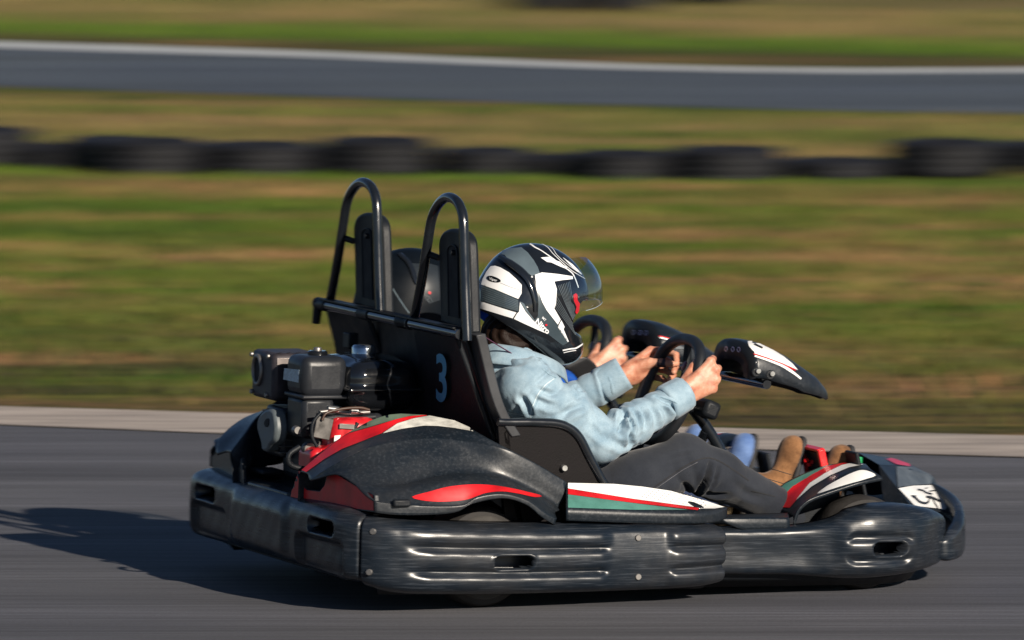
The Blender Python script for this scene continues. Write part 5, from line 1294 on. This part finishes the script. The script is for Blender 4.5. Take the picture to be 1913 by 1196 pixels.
def near_helmet(body, yc):
    o, Q, Mr = helmet_shell((-.338, -.34, .838), R(20), GLH, body)
    t = bvh_of([o]); D = lambda nm, p, m_, off=.0012, st=5: decal(nm, p, t, m_, o, off, st)
    D('grey_graphic', hpoly(275, 218, 330, 190, 420, 160, 525, 150, 580, 195, 630, 260, 665, 320, 682, 372, 612, 395, 560, 350, 500, 305, 420, 262, 380, 215, 320, 205), SLATE2)
    D('white_panel', hpoly(262, 312, 300, 308, 345, 322, 420, 365, 480, 420, 528, 472, 526, 545, 498, 592, 420, 560, 300, 510, 180, 468, 195, 420, 225, 360), HWHITE)
    D('grey_panel', hpoly(180, 472, 300, 515, 420, 565, 498, 602, 500, 700, 420, 680, 300, 645, 176, 605), SLATE)
    D('pinstripes', [ribbon([H3(180, 488 + i * 17), H3(300, 530 + i * 17.5), H3(497, 612 + i * 13)], .75, 20) for i in range(7)], PIN, .002, 4)
    D('white_panel', hpoly(176, 612, 300, 652, 420, 690, 482, 708, 450, 758, 300, 712, 170, 672), HWHITE)
    D('white_panel', hpoly(488, 716, 505, 700, 512, 618, 560, 700, 620, 770, 690, 838, 738, 888, 640, 845, 540, 800, 460, 762), HWHITE)
    D('grey_wedge', hpoly(512, 612, 545, 630, 585, 700, 650, 790, 690, 832, 620, 765, 560, 692), SLATE2)
    D('slate_panel', hpoly(640, 395, 655, 480, 700, 622, 740, 692, 832, 812, 880, 890, 930, 962, 880, 990, 800, 930, 735, 880, 690, 830, 640, 770, 665, 740, 668, 600), SLATE)
    D('white_blade', hpoly(640, 385, 700, 365, 830, 378, 962, 398, 966, 422, 880, 430, 806, 442, 828, 508, 820, 640, 805, 672, 860, 768, 836, 812, 740, 688, 702, 618, 655, 480), HWHITE)
    D('white_blade', hpoly(866, 774, 894, 832, 884, 850, 930, 958, 920, 960, 836, 832), HWHITE)
    D('carbon_stripes', [ribbon([H3(838 + i * 14, 478 - i * 5), H3(905 + i * 9, 640), H3(960 + i * 7, 760), H3(1000 + i * 4, 845 + i * 4)], 1.0, 26) for i in range(8)], PIN, .0016, 4)
    D('carbon_stripes', [ribbon([H3(812 + i * 4, 660 - i * 22), H3(900 + i * 6, 780 - i * 10), H3(985 + i * 5, 900 - i * 6)], .9, 26) for i in range(5)], PIN, .0016, 4)
    D('white_line', ribbon([H3(550, 108), H3(605, 125), H3(640, 150), H3(700, 182), H3(800, 252), H3(880, 312), H3(955, 368), H3(985, 420), H3(1012, 495)], [2.2, 2.6, 1.6, 1.7, 1.9, 2.0, 2.0, 1.8, 1.6]), HWHITE, .0014, 4)
    D('white_line', ribbon([H3(655, 98), H3(745, 148), H3(795, 205), H3(880, 285), H3(955, 350), H3(1040, 402), H3(1108, 442)], 1.0), HWHITE, .0014, 4)
    D('white_line', ribbon([H3(692, 97), H3(785, 155), H3(830, 218), H3(920, 298), H3(1040, 384)], .8), HWHITE, .0014, 4)
    D('white_shard', hpoly(690, 238, 760, 232, 800, 258, 850, 272, 880, 300, 918, 322, 900, 332, 850, 312, 780, 280, 745, 276), HWHITE)
    D('white_shard', hpoly(876, 234, 915, 262, 962, 295, 1042, 376, 1028, 378, 960, 322), HWHITE)
    D('chin_stripe', ribbon([H3(878, 1032), H3(940, 1020), H3(995, 1012), H3(1062, 970)], 2.6, 20), HWHITE, .0014, 4)
    D('chin_stripe', ribbon([H3(886, 1052), H3(940, 1040), H3(992, 1032)], 1.4, 20), HWHITE, .0014, 4)
    D('oval_emblem', smooth_poly(hpoly(235, 400, 270, 395, 320, 412, 350, 435, 340, 450, 300, 452, 255, 440, 232, 420), 30), GLH, .002, 3)
    lettering('emblem_lettering', 'Viper', H3(252, 428), (6.6, 2.0), (1.2, -6.6), t, HWHITE, o, .003)
    D('emblem_stroke', ribbon([H3(345, 455), H3(430, 490), H3(525, 520)], .5, 20), PIN, .0018, 4)
    lettering('lettering', 'Nitro', (998.5, 601.5), (10.4, 10.0), (6.6, -12.6), t, HWHITE, o, .0025, .035, .15)
    D('lettering_dot', smooth_poly([(1018.2, 605.2), (1020.8, 605.2), (1021.4, 607.6), (1019.2, 608.6), (1017.6, 607.2)], 12), HRED, .004, 2)
    lettering('lettering', 'MT', (1011.5, 594.5), (4.5, 4.6), (3, -5.5), t, HWHITE, o, .0025)
    # raised black vent ridge
    ridge = []
    for a, b in ((222, 300), (240, 250), (285, 222), (350, 228), (430, 285), (520, 352), (590, 430), (632, 530), (648, 620), (650, 700)):
        p = H3(a, b); d = (KINV @ wray(*p)).normalized(); h, nn, _, _ = t.ray_cast(CAMK, d)
        if h is not None: ridge.append(h)
    tube('vent_ridge', ridge, [.010, .016, .017, .015, .012, .009], GLH, o, 12, 50, flat=.55)
    # visor pivot
    for px, py, rr, hh, m_ in ((985, 590, .0165, .007, MATTE), (1000, 575, .0035, .0095, STEEL), (1065, 555, .008, .006, MATTE), (995, 742, .004, .004, STEEL), (618, 400, .003, .002, HWHITE), (578, 660, .003, .002, HWHITE)):
        p = H3(px, py); d = (KINV @ wray(*p)).normalized(); h, nn, _, _ = t.ray_cast(CAMK, d)
        if h is None: continue
        if nn.dot(d) > 0: nn = -nn
        disc('visor_pivot', h - nn * .002, tuple(nn), rr, hh, m_, o, 20)
    D('red_lever', hpoly(958, 556, 978, 543, 992, 556, 992, 600, 1012, 630, 1004, 690, 986, 716, 974, 700, 984, 655, 962, 605), HRED, .0065, 4)
    visor(Q, Mr, o, R(41), VIS)
    # padded neck roll
    tube('neck_roll', [Q((.10 * math.cos(a) * 1.0 - .005, .088 * math.sin(a), -.134 - .25 * (.10 * math.cos(a) - .10))) for a in np.linspace(0, 2 * np.pi, 24, endpoint=False)], .011, LINING, o, 10, 60, closed=True)
    strap = tube('chin_strap', [K(903, 628, y=-.44), K(930, 645, y=-.45), K(960, 663, y=-.455), K(990, 682, y=-.46)], .0035, plain('purple_webbing', (.07, .02, .05), .7), body, 8, 20, flat=.5)
def far_helmet(body, yc):
    o, Q, Mr = helmet_shell((-.435, .34, .778), R(10), plain('navy_helmet', (.003, .005, .008), .45, spec=.12), body, R(-6))
    t = bvh_of([o]); D = lambda nm, p, m_, off=.0012, st=5: decal(nm, p, t, m_, o, off, st)
    H = lambda a, b: (720 + a / 8.544, 460 + b / 8.544)
    D('grey_panel', [H(400, 275), H(560, 285), H(700, 280), H(840, 320), H(870, 860), H(700, 920), H(640, 860), H(560, 700), H(520, 560), H(440, 380)], plain('dark_helmet_panel', (.016, .021, .027), .4, spec=.2))
    D('grey_line', ribbon([H(65, 590), H(200, 810), H(300, 960), H(380, 1070)], 2.2, 20), SLATE2)
    D('red_dot', smooth_poly([H(680, 740), H(700, 720), H(720, 740), H(712, 768), H(690, 766)], 14), HRED, .003, 2)
    D('faint_scribble', [ribbon([H(650, 790), H(690, 830), H(660, 860), H(700, 900)], .7, 14), ribbon([H(690, 800), H(730, 860), H(750, 890)], .7, 14)], PIN, .003, 3)
    tube('vent_ridge', [q for q in [t.ray_cast(CAMK, (KINV @ wray(*H(a, b))).normalized())[0] for a, b in ((240, 130), (300, 190), (370, 260), (430, 380), (480, 520), (520, 600))] if q is not None], .010, GLH, o, 10, 30, flat=.6)
    visor(Q, Mr, o, R(12), VIS)

drv, jk, jn = person(-.34, (DENIM, DENIM, JEAN, SUEDE, SOLE), 'person in pale denim jacket and white and black helmet, gripping the nearer steering wheel', near_helmet)
drv2, jk2, jn2 = person(.34, (BLUEJ, BCUFF, plain('dark_blue_jeans', (.03, .05, .12), .9), BLUES, SOLE), 'person in blue top with black cuffs and dark helmet in the farther seat', far_helmet, (-.10, 0, -.057), .03)

# seams on the near driver's clothes
col_ = [c for c in COL.objects if c.parent == drv and c.name.startswith('collar')]
tj = bvh_of([jk] + col_); tjn = bvh_of([jn])
C4 = lambda a, b: (880 + a / 3.518, 560 + b / 3.518)
for pts, w, mm in (([C4(392, 785), C4(400, 720), C4(430, 640), C4(480, 570), C4(545, 520)], 1.3, STITCH), ([C4(408, 785), C4(416, 725), C4(446, 648), C4(494, 582), C4(552, 530)], .8, DENIMD),
                   ([C4(200, 712), C4(260, 730), C4(350, 745)], 2.4, DENIMD), ([C4(205, 728), C4(262, 745), C4(345, 760)], 1.0, STITCH), ([C4(205, 650), C4(190, 700), C4(200, 760)], .8, DENIMD),
                   ([C4(115, 322), C4(200, 308), C4(300, 315), C4(390, 340), C4(470, 372), C4(545, 402)], 1.6, DENIMD), ([C4(112, 335), C4(200, 322), C4(300, 329), C4(390, 355), C4(465, 388)], .8, STITCH), ([C4(470, 455), C4(510, 490), C4(560, 515)], 1.0, DENIMD), ([C4(1250, 640), C4(1330, 668), C4(1390, 700)], .7, DENIMD)):
    decal('seam', ribbon(pts, w, 30), tj, mm, jk, .0012, 3)
CC = lambda a, b: (720 + a / 2.813, 840 + b / 2.813)
for pts, w, mm in (([CC(1400, 205), CC(1480, 150), CC(1560, 95), CC(1640, 55), CC(1700, 45), CC(1760, 65), CC(1840, 115), CC(1910, 165)], 1.6, JSEAM), ([CC(1405, 215), CC(1485, 160), CC(1565, 105), CC(1640, 66)], .8, plain('grey_stitching', (.10, .10, .11), .8)),
                   ([(1404, 917), (1425, 922), (1448, 928)], 1.2, JSEAM)):
    decal('seam', ribbon(pts, w, 40), tjn, mm, jn, .0012, 3)
TAPE = plain('dark_finger_tape', (.02, .012, .02), .6)
tube('finger_tape', [dmir((.102, -.216, .643), -.34), dmir((.120, -.230, .642), -.34)], .0132, TAPE, drv, 12)
tube('finger_ring', [dmir(p, -.34) for p in ((.1505, -.500, .634), (.1535, -.496, .634))], .0135, plain('gold', (.8, .55, .25), .2, 1.0), drv, 14)
